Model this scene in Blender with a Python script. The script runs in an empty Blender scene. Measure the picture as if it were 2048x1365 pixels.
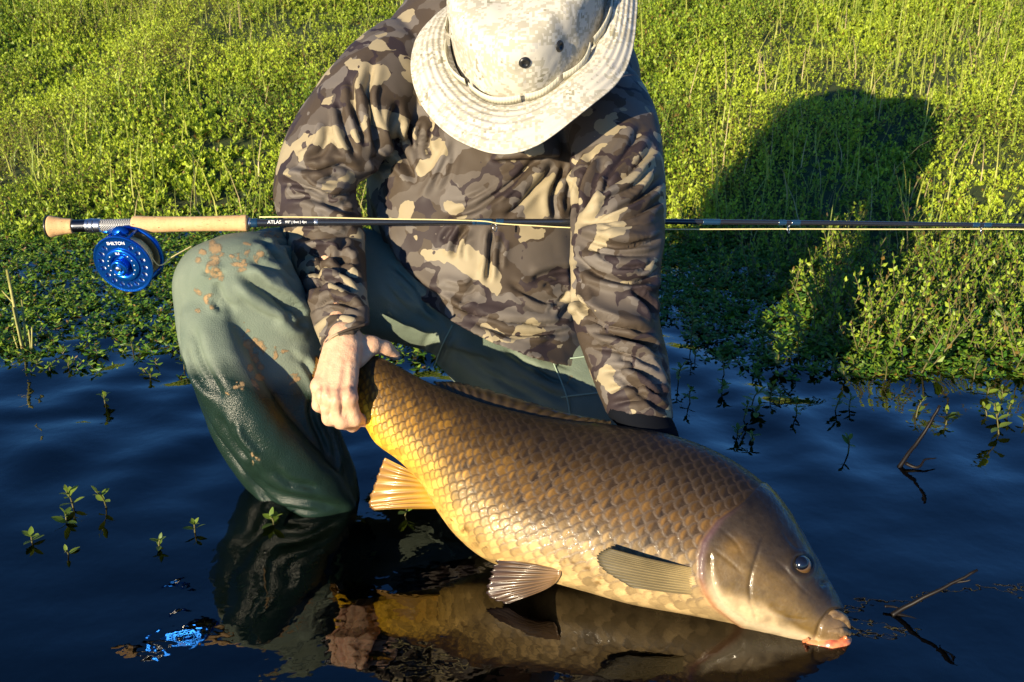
import bpy, bmesh, math, random
import numpy as np
from mathutils import Vector, Matrix

rng = np.random.default_rng(7)
random.seed(7)
scene = bpy.context.scene
COL = scene.collection

# ------------------------------------------------------------------ camera
H, TILT, F = 0.875, math.radians(22.0), 35.0 / 36.0 * 2048
cam_d = bpy.data.cameras.new('camera'); cam = bpy.data.objects.new('camera', cam_d)
COL.objects.link(cam)
cam.location = (0, 0, H); cam.rotation_euler = (math.pi / 2 - TILT, 0, 0)
cam_d.lens = 35.0; cam_d.sensor_width = 36.0; cam_d.clip_end = 400; cam_d.clip_start = 0.02
cam_d.dof.use_dof = True; cam_d.dof.focus_distance = 1.5; cam_d.dof.aperture_fstop = 16.0
scene.camera = cam

# ------------------------------------------------------------------ sky and sun
SUN_EL, SUN_TO = math.radians(13.2), np.array([1.44, 1.98])      # light travels towards SUN_TO
SUN_TO = SUN_TO / np.linalg.norm(SUN_TO)
world = bpy.data.worlds.new('World'); scene.world = world; world.use_nodes = True
wn = world.node_tree.nodes; wl = world.node_tree.links
bg = wn['Background']
sky = wn.new('ShaderNodeTexSky'); sky.sky_type = 'NISHITA'; sky.sun_disc = False
sky.sun_elevation = SUN_EL; sky.sun_rotation = math.atan2(-SUN_TO[0], -SUN_TO[1])
sky.air_density = 1.0; sky.dust_density = 0.0; sky.ozone_density = 8.0
wl.new(sky.outputs[0], bg.inputs[0]); bg.inputs[1].default_value = 0.095
sun_d = bpy.data.lights.new('sun', 'SUN'); sun = bpy.data.objects.new('sun', sun_d); COL.objects.link(sun)
sun_d.energy = 5.0; sun_d.angle = math.radians(0.5); sun_d.color = (1.0, 0.84, 0.58)
sdir = Vector((SUN_TO[0] * math.cos(SUN_EL), SUN_TO[1] * math.cos(SUN_EL), -math.sin(SUN_EL)))
sun.rotation_euler = sdir.to_track_quat('-Z', 'Y').to_euler(); sun.location = (-3, -4, 3)
vs = scene.view_settings
vs.view_transform = 'Standard'; vs.look = 'None'; vs.gamma = 1.0; vs.exposure = 0.97; vs.use_curve_mapping = False
scene.cycles.use_denoising = True
scene.cycles.max_bounces = 8; scene.cycles.transparent_max_bounces = 12

# ------------------------------------------------------------------ space helpers
CP = np.array([0, 0, H])
AX = np.array([0, math.cos(TILT), -math.sin(TILT)])
RT = np.array([1.0, 0, 0])
DN = np.array([0, -math.sin(TILT), -math.cos(TILT)])

def P(x, y, d):
    x = np.asarray(x, float); y = np.asarray(y, float); d = np.asarray(d, float)
    u = (x - 1024) / F; v = (y - 682.5) / F
    return CP + d[..., None] * (AX + u[..., None] * RT + v[..., None] * DN)

def P1(x, y, d): return P(np.array(x), np.array(y), np.array(d))

def proj(V):
    q = V - CP
    d = q @ AX
    return 1024 + F * (q @ RT) / d, 682.5 + F * (q @ DN) / d, d

def on_water(x, y, z=0.0):
    v = (y - 682.5) / F
    return P1(x, y, (H - z) / (math.sin(TILT) + v * math.cos(TILT)))

# ------------------------------------------------------------------ noise
_tab = rng.random((64, 64, 64)).astype(np.float32)
def vnoise(p):
    p = np.asarray(p, np.float64); i = np.floor(p).astype(int); f = p - i; f = f * f * (3 - 2 * f)
    i &= 63; j = (i + 1) & 63
    x0, y0, z0 = i.T; x1, y1, z1 = j.T; fx, fy, fz = f.T
    l = lambda a, b, t: a + (b - a) * t
    return l(l(l(_tab[x0, y0, z0], _tab[x1, y0, z0], fx), l(_tab[x0, y1, z0], _tab[x1, y1, z0], fx), fy),
             l(l(_tab[x0, y0, z1], _tab[x1, y0, z1], fx), l(_tab[x0, y1, z1], _tab[x1, y1, z1], fx), fy), fz)
def fbm(p, o=3):
    s = 0; a = 1; t = 0
    for k in range(o):
        s = s + a * vnoise(p * 2 ** k + 17.3 * k); t += a; a *= .5
    return s / t * 2 - 1
def sstep(a, b, x):
    t = np.clip((x - a) / (b - a), 0, 1); return t * t * (3 - 2 * t)

# ------------------------------------------------------------------ mesh helpers
def mesh_from(name, V, faces, smooth=True):
    """faces: (n,3) or (n,4) int array, or a list of such arrays."""
    if isinstance(faces, np.ndarray): faces = [faces]
    faces = [np.asarray(f) for f in faces if len(f)]
    me = bpy.data.meshes.new(name)
    V = np.asarray(V, np.float32)
    me.vertices.add(len(V)); me.vertices.foreach_set('co', V.ravel())
    loops = np.concatenate([f.ravel() for f in faces]).astype(np.int32)
    tot = np.concatenate([np.full(len(f), f.shape[1]) for f in faces]).astype(np.int32)
    st = np.concatenate([[0], np.cumsum(tot)[:-1]]).astype(np.int32)
    me.loops.add(len(loops)); me.loops.foreach_set('vertex_index', loops)
    me.polygons.add(len(tot)); me.polygons.foreach_set('loop_start', st); me.polygons.foreach_set('loop_total', tot)
    me.polygons.foreach_set('use_smooth', np.full(len(tot), smooth))
    me.update(calc_edges=True); me.validate()
    return me

def set_color(me, name, C):
    a = me.attributes.new(name, 'FLOAT_COLOR', 'POINT')
    c = np.ones((len(C), 4), np.float32); c[:, :3] = C
    a.data.foreach_set('color', c.ravel())
def set_float(me, name, X):
    a = me.attributes.new(name, 'FLOAT', 'POINT'); a.data.foreach_set('value', np.asarray(X, np.float32))

def link(name, me, material=None, parent=None, world=True):
    o = bpy.data.objects.new(name, me); COL.objects.link(o)
    if material is not None and me is not None:
        if not len(me.materials): me.materials.append(material)
    if parent is not None:
        o.parent = parent
        if world: o.matrix_parent_inverse = wmat(parent).inverted()
    return o
def wmat(o):
    m = o.matrix_basis.copy()
    if o.parent is not None: m = wmat(o.parent) @ o.matrix_parent_inverse @ m
    return m
def tag(o, label, cat, group=None):
    o['label'] = label; o['category'] = cat
    if group: o['group'] = group
    return o
def root(name, loc, label, cat, group=None):
    o = bpy.data.objects.new(name, None); COL.objects.link(o); o.location = loc; o.empty_display_size = .05
    return tag(o, label, cat, group)

def catmull(pts, n):
    """resample a list of rows smoothly to n rows"""
    A = np.asarray(pts, float); m = len(A)
    t = np.linspace(0, m - 1, n); i = np.clip(t.astype(int), 0, m - 2); f = (t - i)[:, None]
    g = lambda k: A[np.clip(k, 0, m - 1)]
    p0, p1, p2, p3 = g(i - 1), g(i), g(i + 1), g(i + 2)
    p0 = np.where((i - 1 < 0)[:, None], 2 * p1 - p2, p0); p3 = np.where((i + 2 > m - 1)[:, None], 2 * p2 - p1, p3)
    return .5 * (2 * p1 + (p2 - p0) * f + (2 * p0 - 5 * p1 + 4 * p2 - p3) * f ** 2 + (3 * p1 - p0 - 3 * p2 + p3) * f ** 3)

def grid_faces(nu, nv, wrap_v=False, wrap_u=False):
    i = np.arange(nu if wrap_u else nu - 1)[:, None]; j = np.arange(nv if wrap_v else nv - 1)[None, :]
    i2 = (i + 1) % nu; j2 = (j + 1) % nv
    f = np.stack([i * nv + j, i * nv + j2, i2 * nv + j2, i2 * nv + j], -1)
    return f.reshape(-1, 4)

def cap_grid(V, nu, nv):
    """closes a tube grid (nu rings of nv) with two fans; returns V, tri faces"""
    a, b = V[:nv].mean(0), V[-nv:].mean(0); n = len(V)
    V = np.vstack([V, a, b]); j = np.arange(nv); j2 = (j + 1) % nv
    t1 = np.stack([j2, j, np.full(nv, n)], -1); o = (nu - 1) * nv
    t2 = np.stack([o + j, o + j2, np.full(nv, n + 1)], -1)
    return V, np.vstack([t1, t2])

def loft(st, n=40, sub=6, e=1.0):
    """st rows: cx cy d wx wy tx ty td  (pixels of the photograph's frame, metres of depth)"""
    st = [list(s) + [0] * (8 - len(s)) if len(s) >= 8 else [s[0], s[1], s[2], s[3], s[4], 0, 0, s[5]] for s in st]
    m = (len(st) - 1) * sub + 1
    S = catmull(st, m); a = np.linspace(0, 2 * np.pi, n, endpoint=False)
    ca = np.sign(np.cos(a)) * np.abs(np.cos(a)) ** e; sa = np.sign(np.sin(a)) * np.abs(np.sin(a)) ** e
    x = S[:, 0:1] + ca * S[:, 3:4] + sa * S[:, 5:6]; y = S[:, 1:2] + ca * S[:, 4:5] + sa * S[:, 6:7]
    d = S[:, 2:3] - sa * S[:, 7:8]
    V = P(x.ravel(), y.ravel(), d.ravel())
    q = grid_faces(m, n, wrap_v=True)
    V, t = cap_grid(V, m, n)
    return V, q, t

def tube(path, rad, n=12, cap=True, e=None):
    path = np.asarray(path, float); m = len(path); rad = np.broadcast_to(np.asarray(rad, float), (m,))
    T = np.gradient(path, axis=0); T /= np.linalg.norm(T, axis=1)[:, None] + 1e-12
    up = np.array([0, 0, 1.0]) if abs(T[0][2]) < .9 else np.array([1.0, 0, 0])
    A = np.cross(T, up); A /= np.linalg.norm(A, axis=1)[:, None] + 1e-12; B = np.cross(A, T)
    a = np.linspace(0, 2 * np.pi, n, endpoint=False)
    V = path[:, None] + rad[:, None, None] * (np.cos(a)[None, :, None] * A[:, None] + np.sin(a)[None, :, None] * B[:, None])
    V = V.reshape(-1, 3); q = grid_faces(m, n, wrap_v=True)
    if cap:
        V, t = cap_grid(V, m, n); return V, [q, t]
    return V, [q]

def merge(parts):
    Vs, Fs, o = [], [], 0
    for V, fs in parts:
        Vs.append(V)
        for f in (fs if isinstance(fs, (list, tuple)) else [fs]): Fs.append(np.asarray(f) + o)
        o += len(V)
    return np.vstack(Vs), Fs

def remesh(parts, voxel):
    V, Fs = merge(parts)
    me = mesh_from('tmp', V, Fs)
    bm = bmesh.new(); bm.from_mesh(me); bmesh.ops.recalc_face_normals(bm, faces=bm.faces); bm.to_mesh(me); bm.free()
    o = bpy.data.objects.new('tmp', me); COL.objects.link(o)
    md = o.modifiers.new('r', 'REMESH'); md.mode = 'VOXEL'; md.voxel_size = voxel; md.adaptivity = 0
    dg = bpy.context.evaluated_depsgraph_get()
    m2 = bpy.data.meshes.new_from_object(o.evaluated_get(dg))
    bpy.data.objects.remove(o)
    n = len(m2.vertices); V = np.empty(n * 3, np.float32); m2.vertices.foreach_get('co', V); V = V.reshape(-1, 3).astype(float)
    tot = np.empty(len(m2.polygons), np.int32); m2.polygons.foreach_get('loop_total', tot)
    li = np.empty(len(m2.loops), np.int32); m2.loops.foreach_get('vertex_index', li)
    assert (tot == 4).all()
    return V, li.reshape(-1, 4)

def vnormals(V, Q):
    n = np.cross(V[Q[:, 2]] - V[Q[:, 0]], V[Q[:, 3]] - V[Q[:, 1]]) if Q.shape[1] == 4 else np.cross(V[Q[:, 1]] - V[Q[:, 0]], V[Q[:, 2]] - V[Q[:, 0]])
    N = np.zeros_like(V)
    for c in range(3):
        for k in range(Q.shape[1]): N[:, c] += np.bincount(Q[:, k], n[:, c], len(V))
    return N / (np.linalg.norm(N, axis=1)[:, None] + 1e-12)

def smooth(V, Q, it, w=None):
    e = np.vstack([Q[:, [k, (k + 1) % Q.shape[1]]] for k in range(Q.shape[1])])
    e = np.vstack([e, e[:, ::-1]]); cnt = np.bincount(e[:, 0], minlength=len(V))[:, None]
    V = V.copy()
    for _ in range(it):
        S = np.stack([np.bincount(e[:, 0], V[e[:, 1], c], len(V)) for c in range(3)], -1) / np.maximum(cnt, 1)
        k = .55 if w is None else .55 * w[:, None]
        V = V + k * (S - V)
    return V

def polydist(x, y, pts):
    """signed distance (px), arclength fraction to a pixel polyline"""
    pts = catmull(pts, (len(pts) - 1) * 6 + 1) if len(pts) > 2 else np.asarray(pts, float)
    best = np.full(len(x), 1e9); fr = np.zeros(len(x)); sg = np.ones(len(x))
    L = np.r_[0, np.cumsum(np.hypot(*np.diff(pts, axis=0).T))]
    for k in range(len(pts) - 1):
        a, b = pts[k], pts[k + 1]; ab = b - a; l2 = ab @ ab + 1e-9
        t = np.clip(((x - a[0]) * ab[0] + (y - a[1]) * ab[1]) / l2, 0, 1)
        dx = x - a[0] - t * ab[0]; dy = y - a[1] - t * ab[1]; q = np.hypot(dx, dy)
        m = q < best
        best[m] = q[m]; fr[m] = (L[k] + t[m] * (L[k + 1] - L[k])) / L[-1]
        sg[m] = np.sign(ab[0] * dy[m] - ab[1] * dx[m])
    return best * np.where(sg == 0, 1, sg), fr

def folds(V, Q, F_, side=0.25):
    """press cloth folds into the camera-side of a surface: rows (polyline, width px, amplitude mm, kind)"""
    N = vnormals(V, Q); x, y, d = proj(V)
    face = sstep(-.05, .35, -((V - CP) / np.linalg.norm(V - CP, axis=1)[:, None] * N).sum(1))
    D = np.zeros(len(V))
    for f in F_:
        pts, w, amp = f[0], f[1], f[2] * 1e-3; kind = f[3] if len(f) > 3 else 'v'
        A = np.asarray(pts, float); R = w * 7
        m = (x > A[:, 0].min() - R) & (x < A[:, 0].max() + R) & (y > A[:, 1].min() - R) & (y < A[:, 1].max() + R) & (face > 0)
        if not m.any(): continue
        q, fr = polydist(x[m], y[m], pts)
        tp = sstep(0, .22, fr) * sstep(0, .22, 1 - fr); r = q / w
        if kind == 'v':
            p = -np.exp(-r ** 2) + .45 * np.exp(-((r - 2.3) / 1.5) ** 2) + .45 * np.exp(-((r + 2.3) / 1.5) ** 2)
        elif kind == 'r':
            p = np.exp(-r ** 2)
        else:   # an overlapping fold: soft rise on one side, sudden drop on the other
            s = 1 if kind == 's' else -1
            rr = r * s
            p = np.exp(-(rr / 3.0) ** 2) * (1 - sstep(-.9, .9, rr)) - .7 * np.exp(-((rr - 1.1) / .9) ** 2)
        D[m] += amp * p * tp
    return V + N * (D * face)[:, None]

# ------------------------------------------------------------------ SDF bodies (surface nets)
def sdf_mesh(prims, k, h, pad=.03):
    """prims: rows (a, ra, b, rb) of tapered capsules or (centre, radii, axes) ellipsoids"""
    pts = []
    for p in prims:
        if len(p) == 4: pts += [np.asarray(p[0]) - p[1], np.asarray(p[0]) + p[1], np.asarray(p[2]) - p[3], np.asarray(p[2]) + p[3]]
        else: pts += [np.asarray(p[0]) - max(p[1]), np.asarray(p[0]) + max(p[1])]
    pts = np.array(pts); lo = pts.min(0) - pad; hi = pts.max(0) + pad
    n = np.ceil((hi - lo) / h).astype(int) + 1
    g = np.full(n, 1.0, np.float32)
    for p in prims:
        if len(p) == 4:
            a, ra, b, rb = np.asarray(p[0]), p[1], np.asarray(p[2]), p[3]
            l_, h_ = np.minimum(a - ra, b - rb), np.maximum(a + ra, b + rb)
        else:
            c, r, M = np.asarray(p[0]), np.asarray(p[1]), np.asarray(p[2]); l_, h_ = c - r.max(), c + r.max()
        i0 = np.maximum(0, np.floor((l_ - .025 - lo) / h).astype(int)); i1 = np.minimum(n, np.ceil((h_ + .025 - lo) / h).astype(int) + 1)
        ax = [lo[c_] + h * np.arange(i0[c_], i1[c_]) for c_ in range(3)]
        X = np.stack(np.meshgrid(*ax, indexing='ij'), -1)
        if len(p) == 4:
            ab = b - a; t = np.clip(((X - a) @ ab) / (ab @ ab), 0, 1)
            s = np.linalg.norm(X - a - t[..., None] * ab, axis=-1) - (ra + t * (rb - ra))
        else:
            L = (X - c) @ M.T; q = np.linalg.norm(L / r, axis=-1); s = (q - 1) * r.min()
        sl = tuple(slice(i0[c_], i1[c_]) for c_ in range(3)); o = g[sl]
        hh = np.clip(.5 + .5 * (o - s) / k, 0, 1); g[sl] = o + (s - o) * hh - k * hh * (1 - hh)
    ins = g < 0
    idx = -np.ones(n - 1, np.int64)
    c8 = [ins[i:n[0] - 1 + i, j:n[1] - 1 + j, l:n[2] - 1 + l] for i in (0, 1) for j in (0, 1) for l in (0, 1)]
    cnt = sum(c.astype(np.int8) for c in c8); act = (cnt > 0) & (cnt < 8)
    ci = np.argwhere(act); idx[act] = np.arange(len(ci))
    S = np.zeros((len(ci), 3)); W = np.zeros(len(ci))
    off = [(i, j, l) for i in (0, 1) for j in (0, 1) for l in (0, 1)]
    for a in off:
        for ax_ in range(3):
            if a[ax_]: continue
            b = list(a); b[ax_] = 1
            va = g[tuple((ci + a).T)]; vb = g[tuple((ci + b).T)]; m = (va < 0) != (vb < 0)
            t = va[m] / (va[m] - vb[m]); q = np.tile(np.array(a, float), (m.sum(), 1)); q[:, ax_] += t
            S[m] += q; W[m] += 1
    V = lo + h * (ci + S / W[:, None])
    F_ = []
    for ax_ in range(3):
        u, v = (ax_ + 1) % 3, (ax_ + 2) % 3
        sl0 = [slice(None)] * 3; sl1 = [slice(None)] * 3; sl0[ax_] = slice(0, -1); sl1[ax_] = slice(1, None)
        e = np.argwhere(ins[tuple(sl0)] != ins[tuple(sl1)])
        e = e[(e[:, u] > 0) & (e[:, v] > 0) & (e[:, u] < n[u] - 1) & (e[:, v] < n[v] - 1)]
        du = np.zeros(3, int); du[u] = 1; dv = np.zeros(3, int); dv[v] = 1
        q = np.stack([idx[tuple((e - du - dv).T)], idx[tuple((e - dv).T)], idx[tuple(e.T)], idx[tuple((e - du).T)]], -1)
        fl = ~ins[tuple(e.T)]; q[fl] = q[fl][:, ::-1]
        F_.append(q)
    return V, np.vstack(F_)

# ------------------------------------------------------------------ material helpers
def mat(name, color=(.5, .5, .5), rough=.6, metal=0.0, spec=.5, coat=0.0):
    m = bpy.data.materials.new(name); m.use_nodes = True
    b = m.node_tree.nodes['Principled BSDF']
    b.inputs['Base Color'].default_value = (*color, 1); b.inputs['Roughness'].default_value = rough
    b.inputs['Metallic'].default_value = metal; b.inputs['Specular IOR Level'].default_value = spec
    b.inputs['Coat Weight'].default_value = coat; b.inputs['Coat Roughness'].default_value = .12
    return m
class NT:
    def __init__(s, m): s.t = m.node_tree; s.b = s.t.nodes['Principled BSDF']
    def n(s, typ, **kw):
        x = s.t.nodes.new(typ)
        for k, v in kw.items(): setattr(x, k, v)
        return x
    def l(s, a, b): s.t.links.new(a, b)
    def noise(s, vec, scale, detail=2, dist=0.0, rough=.5):
        x = s.n('ShaderNodeTexNoise'); x.inputs['Scale'].default_value = scale; x.inputs['Detail'].default_value = detail
        x.inputs['Distortion'].default_value = dist; x.inputs['Roughness'].default_value = rough
        if vec is not None: s.l(vec, x.inputs['Vector'])
        return x.outputs['Fac']
    def ramp(s, fac, stops, interp='LINEAR'):
        x = s.n('ShaderNodeValToRGB'); x.color_ramp.interpolation = interp
        el = x.color_ramp.elements
        while len(el) < len(stops): el.new(.5)
        for e, (p, c) in zip(el, stops): e.position = p; e.color = (*c, 1) if len(c) == 3 else c
        s.l(fac, x.inputs[0]); return x.outputs[0]
    def mix(s, fac, a, b, mode='MIX'):
        x = s.n('ShaderNodeMix', data_type='RGBA', blend_type=mode)
        for v, i in ((fac, 0), (a, 6), (b, 7)):
            if isinstance(v, (int, float)): x.inputs[i].default_value = v
            elif isinstance(v, tuple): x.inputs[i].default_value = (*v, 1)
            else: s.l(v, x.inputs[i])
        return x.outputs[2]
    def math(s, op, a, b=None):
        x = s.n('ShaderNodeMath', operation=op)
        for v, i in ((a, 0), (b, 1)):
            if v is None: continue
            if isinstance(v, (int, float)): x.inputs[i].default_value = v
            else: s.l(v, x.inputs[i])
        return x.outputs[0]
    def obj(s): return s.n('ShaderNodeTexCoord').outputs['Object']
    def attr(s, name): return s.n('ShaderNodeAttribute', attribute_name=name)
    def bump(s, h, dist, strength=1.0):
        x = s.n('ShaderNodeBump'); x.inputs['Distance'].default_value = dist; x.inputs['Strength'].default_value = strength
        s.l(h, x.inputs['Height']); s.l(x.outputs[0], s.b.inputs['Normal'])
    def off(s, vec, o, sc=(1, 1, 1)):
        x = s.n('ShaderNodeMapping'); x.inputs['Location'].default_value = o; x.inputs['Scale'].default_value = sc
        s.l(vec, x.inputs['Vector']); return x.outputs[0]

K0, K1 = (0, 0, 0), (1, 1, 1)
# camouflage shirt
M_camo = mat('camo_cloth', rough=.60, spec=.25); t = NT(M_camo); o_ = t.obj()
warp = t.n('ShaderNodeVectorMath', operation='ADD'); wn_ = t.n('ShaderNodeTexNoise'); wn_.inputs['Scale'].default_value = 45; wn_.inputs['Detail'].default_value = 2
t.l(o_, wn_.inputs['Vector']); sc_ = t.n('ShaderNodeVectorMath', operation='SCALE'); t.l(wn_.outputs['Color'], sc_.inputs[0]); sc_.inputs['Scale'].default_value = .02
t.l(o_, warp.inputs[0]); t.l(sc_.outputs[0], warp.inputs[1]); cv = warp.outputs[0]
c = t.mix(t.ramp(t.noise(t.off(cv, (3.1, 1, 2)), 14, 1), [(0, K0), (.50, K1)], 'CONSTANT'), (.060, .044, .031), (.094, .077, .063))
c = t.mix(t.ramp(t.noise(t.off(cv, (8.3, 5, 2)), 17, 1), [(0, K0), (.57, K1)], 'CONSTANT'), c, (.130, .112, .097))
band = t.math('ABSOLUTE', t.math('SUBTRACT', t.noise(t.off(cv, (1.7, 9, 4)), 14, 1), .5))
bm_ = t.math('MULTIPLY', t.ramp(band, [(0, K1), (.042, K0)], 'CONSTANT'), t.ramp(t.noise(t.off(cv, (4, 7, 1)), 9, 1), [(0, K0), (.48, K1)], 'CONSTANT'))
c = t.mix(bm_, c, (.034, .024, .025))
c = t.mix(t.ramp(t.noise(t.off(cv, (6.6, 2.2, 7)), 16.5, 1.6), [(0, K0), (.58, K1)], 'CONSTANT'), c, (.300, .248, .155))
c = t.mix(t.ramp(t.noise(t.off(cv, (2.2, 12, 7)), 38, 1), [(0, K0), (.70, K1)], 'CONSTANT'), c, (.050, .037, .036))
t.l(c, t.b.inputs['Base Color'])
t.bump(t.noise(o_, 900, 1), .0004, .4)
t.b.inputs['Sheen Weight'].default_value = .0

# pale digital camouflage hat
M_hat = mat('hat_cloth', rough=.85, spec=.15); t = NT(M_hat); o_ = t.obj()
sn = t.n('ShaderNodeVectorMath', operation='SNAP'); sn.inputs[1].default_value = (.0045, .0045, .0045); t.l(o_, sn.inputs[0])
c = t.ramp(t.noise(sn.outputs[0], 26, 4, 0, .75), [(0, (.54, .505, .43)), (.48, (.40, .37, .295)), (.55, (.57, .54, .465)), (.63, (.28, .26, .19))], 'CONSTANT')
c = t.mix(t.ramp(t.noise(t.off(sn.outputs[0], (5, 2, 1)), 34, 4, 0, .8), [(0, K0), (.62, K1)], 'CONSTANT'), c, (.44, .42, .385))
t.l(c, t.b.inputs['Base Color']); t.bump(t.noise(o_, 700, 2), .0006, .5)
M_band = mat('webbing', (.55, .52, .40), .8); t = NT(M_band)
wv = t.n('ShaderNodeTexWave'); wv.bands_direction = 'X'; wv.inputs['Scale'].default_value = 65; wv.inputs['Distortion'].default_value = 1.5
t.l(t.obj(), wv.inputs['Vector']); t.bump(wv.outputs['Fac'], .0003, 1)
M_black = mat('black_metal', (.015, .015, .015), .35)

# waders
M_wader = mat('wader_fabric', rough=.7, spec=.35); t = NT(M_wader); o_ = t.obj()
n1 = t.noise(o_, 9, 5); c = t.ramp(n1, [(.3, (.105, .140, .106)), (.7, (.180, .215, .165))])
wet = t.attr('wet').outputs['Fac']; mud = t.attr('mud').outputs['Fac']
wn2 = t.math('ADD', wet, t.math('MULTIPLY', t.math('SUBTRACT', t.noise(o_, 14, 3), .5), .35))
wm = t.ramp(wn2, [(.25, K0), (.50, K1)])
c = t.mix(wm, c, (.010, .023, .016))
mm = t.math('MULTIPLY', mud, t.noise(o_, 170, 7, 0, .85)); mk = t.ramp(mm, [(.28, K0), (.38, K1)])
c = t.mix(mk, c, (.30, .20, .10)); t.l(c, t.b.inputs['Base Color'])
r = t.mix(wm, (.75, .75, .75), (.27, .27, .27)); r = t.mix(mk, r, (.9, .9, .9)); t.l(r, t.b.inputs['Roughness'])
hb = t.math('ADD', t.math('MULTIPLY', t.noise(o_, 480, 3), 1.5), t.math('MULTIPLY', mk, 2.0)); t.bump(hb, .0012, .6)

M_skin = mat('skin', (.58, .32, .21), .48); t = NT(M_skin); o_ = t.obj()
c = t.ramp(t.noise(o_, 38, 4), [(.3, (.60, .31, .19)), (.55, (.64, .40, .25)), (.75, (.57, .30, .17))])
vt = t.n('ShaderNodeTexVoronoi'); vt.inputs['Scale'].default_value = 420; t.l(o_, vt.inputs['Vector'])
t.l(c, t.b.inputs['Base Color']); t.bump(t.math('ADD', vt.outputs['Distance'], t.noise(o_, 150, 4)), .0008, .45)
t.b.inputs['Subsurface Weight'].default_value = .12; t.b.inputs['Subsurface Radius'].default_value = (.006, .0025, .0012); t.b.inputs['Subsurface Scale'].default_value = 1.0
M_cuff_shade = mat('shade_black_cuff', (.006, .007, .010), .9, spec=.05)  # near-black colour stands for the shadow below the sleeve end

M_fish = mat('carp_skin', rough=.42, spec=.27, coat=.08); t = NT(M_fish); o_ = t.obj()
c = t.mix(t.math('MULTIPLY', t.noise(o_, 240, 4), .6), t.attr('col').outputs['Color'], (.10, .06, .03), 'MULTIPLY')
c = t.mix(.5, t.attr('col').outputs['Color'], c); t.l(c, t.b.inputs['Base Color'])
t.l(t.ramp(t.noise(o_, 160, 3), [(.3, (.32,) * 3), (.7, (.55,) * 3)]), t.b.inputs['Roughness'])
t.bump(t.noise(o_, 330, 3), .0007, .45)
bn_ = t.n('ShaderNodeBump'); bn_.inputs['Distance'].default_value = .0022; bn_.inputs['Strength'].default_value = .8; t.l(t.noise(o_, 95, 3), bn_.inputs['Height']); t.l(bn_.outputs[0], t.b.inputs['Coat Normal'])
t.l(t.attr('gl').outputs['Fac'], t.b.inputs['Coat Weight']); t.b.inputs['Coat Roughness'].default_value = .07
M_fin = mat('fin_skin', rough=.32, coat=.3); t = NT(M_fin); t.l(t.attr('col').outputs['Color'], t.b.inputs['Base Color'])
tr = t.n('ShaderNodeBsdfTranslucent'); mx = t.n('ShaderNodeMixShader'); mx.inputs[0].default_value = .25
t.l(t.attr('col').outputs['Color'], tr.inputs[0]); t.l(t.b.outputs[0], mx.inputs[1]); t.l(tr.outputs[0], mx.inputs[2])
t.l(mx.outputs[0], t.t.nodes['Material Output'].inputs[0])
M_lip = mat('lip_skin', (.62, .17, .06), .3, coat=.5); t = NT(M_lip); t.l(t.ramp(t.noise(t.obj(), 90, 3), [(.35, (.50, .10, .05)), (.65, (.68, .26, .10))]), t.b.inputs['Base Color'])
M_jaw = mat('jaw_skin', (.5, .36, .2), .45, coat=.1); t = NT(M_jaw); t.l(t.ramp(t.noise(t.obj(), 110, 3), [(.35, (.09, .055, .026)), (.65, (.24, .155, .075))]), t.b.inputs['Base Color'])
M_eye = mat('eye_gold', (.085, .045, .014), .08, coat=1.0); M_pupil = mat('eye_pupil', (.004, .004, .006), .05, coat=1.0)

M_cork = mat('cork', rough=.75); t = NT(M_cork); o_ = t.obj()
c = t.ramp(t.noise(t.off(o_, (0, 0, 0), (1, .4, .4)), 60, 5, 0, .7), [(.3, (.52, .30, .13)), (.6, (.66, .42, .20))])
pits = t.ramp(t.noise(t.off(o_, (3, 3, 3), (.6, 2, 2)), 190, 2), [(.66, K0), (.72, K1)]); c = t.mix(pits, c, (.13, .06, .025))
t.l(c, t.b.inputs['Base Color']); t.bump(t.noise(o_, 300, 3), .0005, .5)
M_silver = mat('brushed_alloy', (.62, .62, .62), .28, 1.0)
M_dkmetal = mat('dark_alloy', (.09, .095, .11), .3, 1.0)
M_seat = mat('woven_seat', rough=.3); t = NT(M_seat); ck = t.n('ShaderNodeTexChecker'); ck.inputs['Scale'].default_value = 520
ck.inputs[1].default_value = (.03, .03, .035, 1); ck.inputs[2].default_value = (.42, .42, .42, 1); t.l(t.obj(), ck.inputs[0]); t.l(ck.outputs[0], t.b.inputs['Base Color'])
M_blank = mat('rod_blank', (.014, .015, .019), .25, coat=.8)
M_wrap = mat('rod_wrap', (.01, .035, .075), .15, coat=1.0)
M_blue = mat('blue_anodised', (.006, .11, .52), .26, .85); M_blued = mat('blue_hub', (.012, .18, .70), .18, .85)
M_white = mat('white_print', (.8, .8, .8), .6)
M_line = mat('fly_line_coating', (.72, .62, .30), .5)

def leaf_mat(name, trans=.3, rough=.45):
    m = mat(name, rough=rough, spec=.4); t = NT(m); c = t.attr('col').outputs['Color']
    t.l(c, t.b.inputs['Base Color']); tr = t.n('ShaderNodeBsdfTranslucent'); t.l(c, tr.inputs[0])
    mx = t.n('ShaderNodeMixShader'); mx.inputs[0].default_value = trans
    t.l(t.b.outputs[0], mx.inputs[1]); t.l(tr.outputs[0], mx.inputs[2]); t.l(mx.outputs[0], t.t.nodes['Material Output'].inputs[0]); return m
M_leaf = leaf_mat('leaf'); M_grass = leaf_mat('grass_blade', .3, .5)
M_stem = mat('stem', (.10, .09, .025), .6); M_reed = mat('reed', (.34, .32, .08), .6); M_twig = mat('shaded_twig', (.007, .005, .004), .5, spec=.25)  # twigs are near-black because their shade is put into the colour
t = NT(M_reed); t.l(t.ramp(t.noise(t.obj(), 60, 3), [(.3, (.20, .20, .04)), (.7, (.42, .38, .11))]), t.b.inputs['Base Color'])
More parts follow.
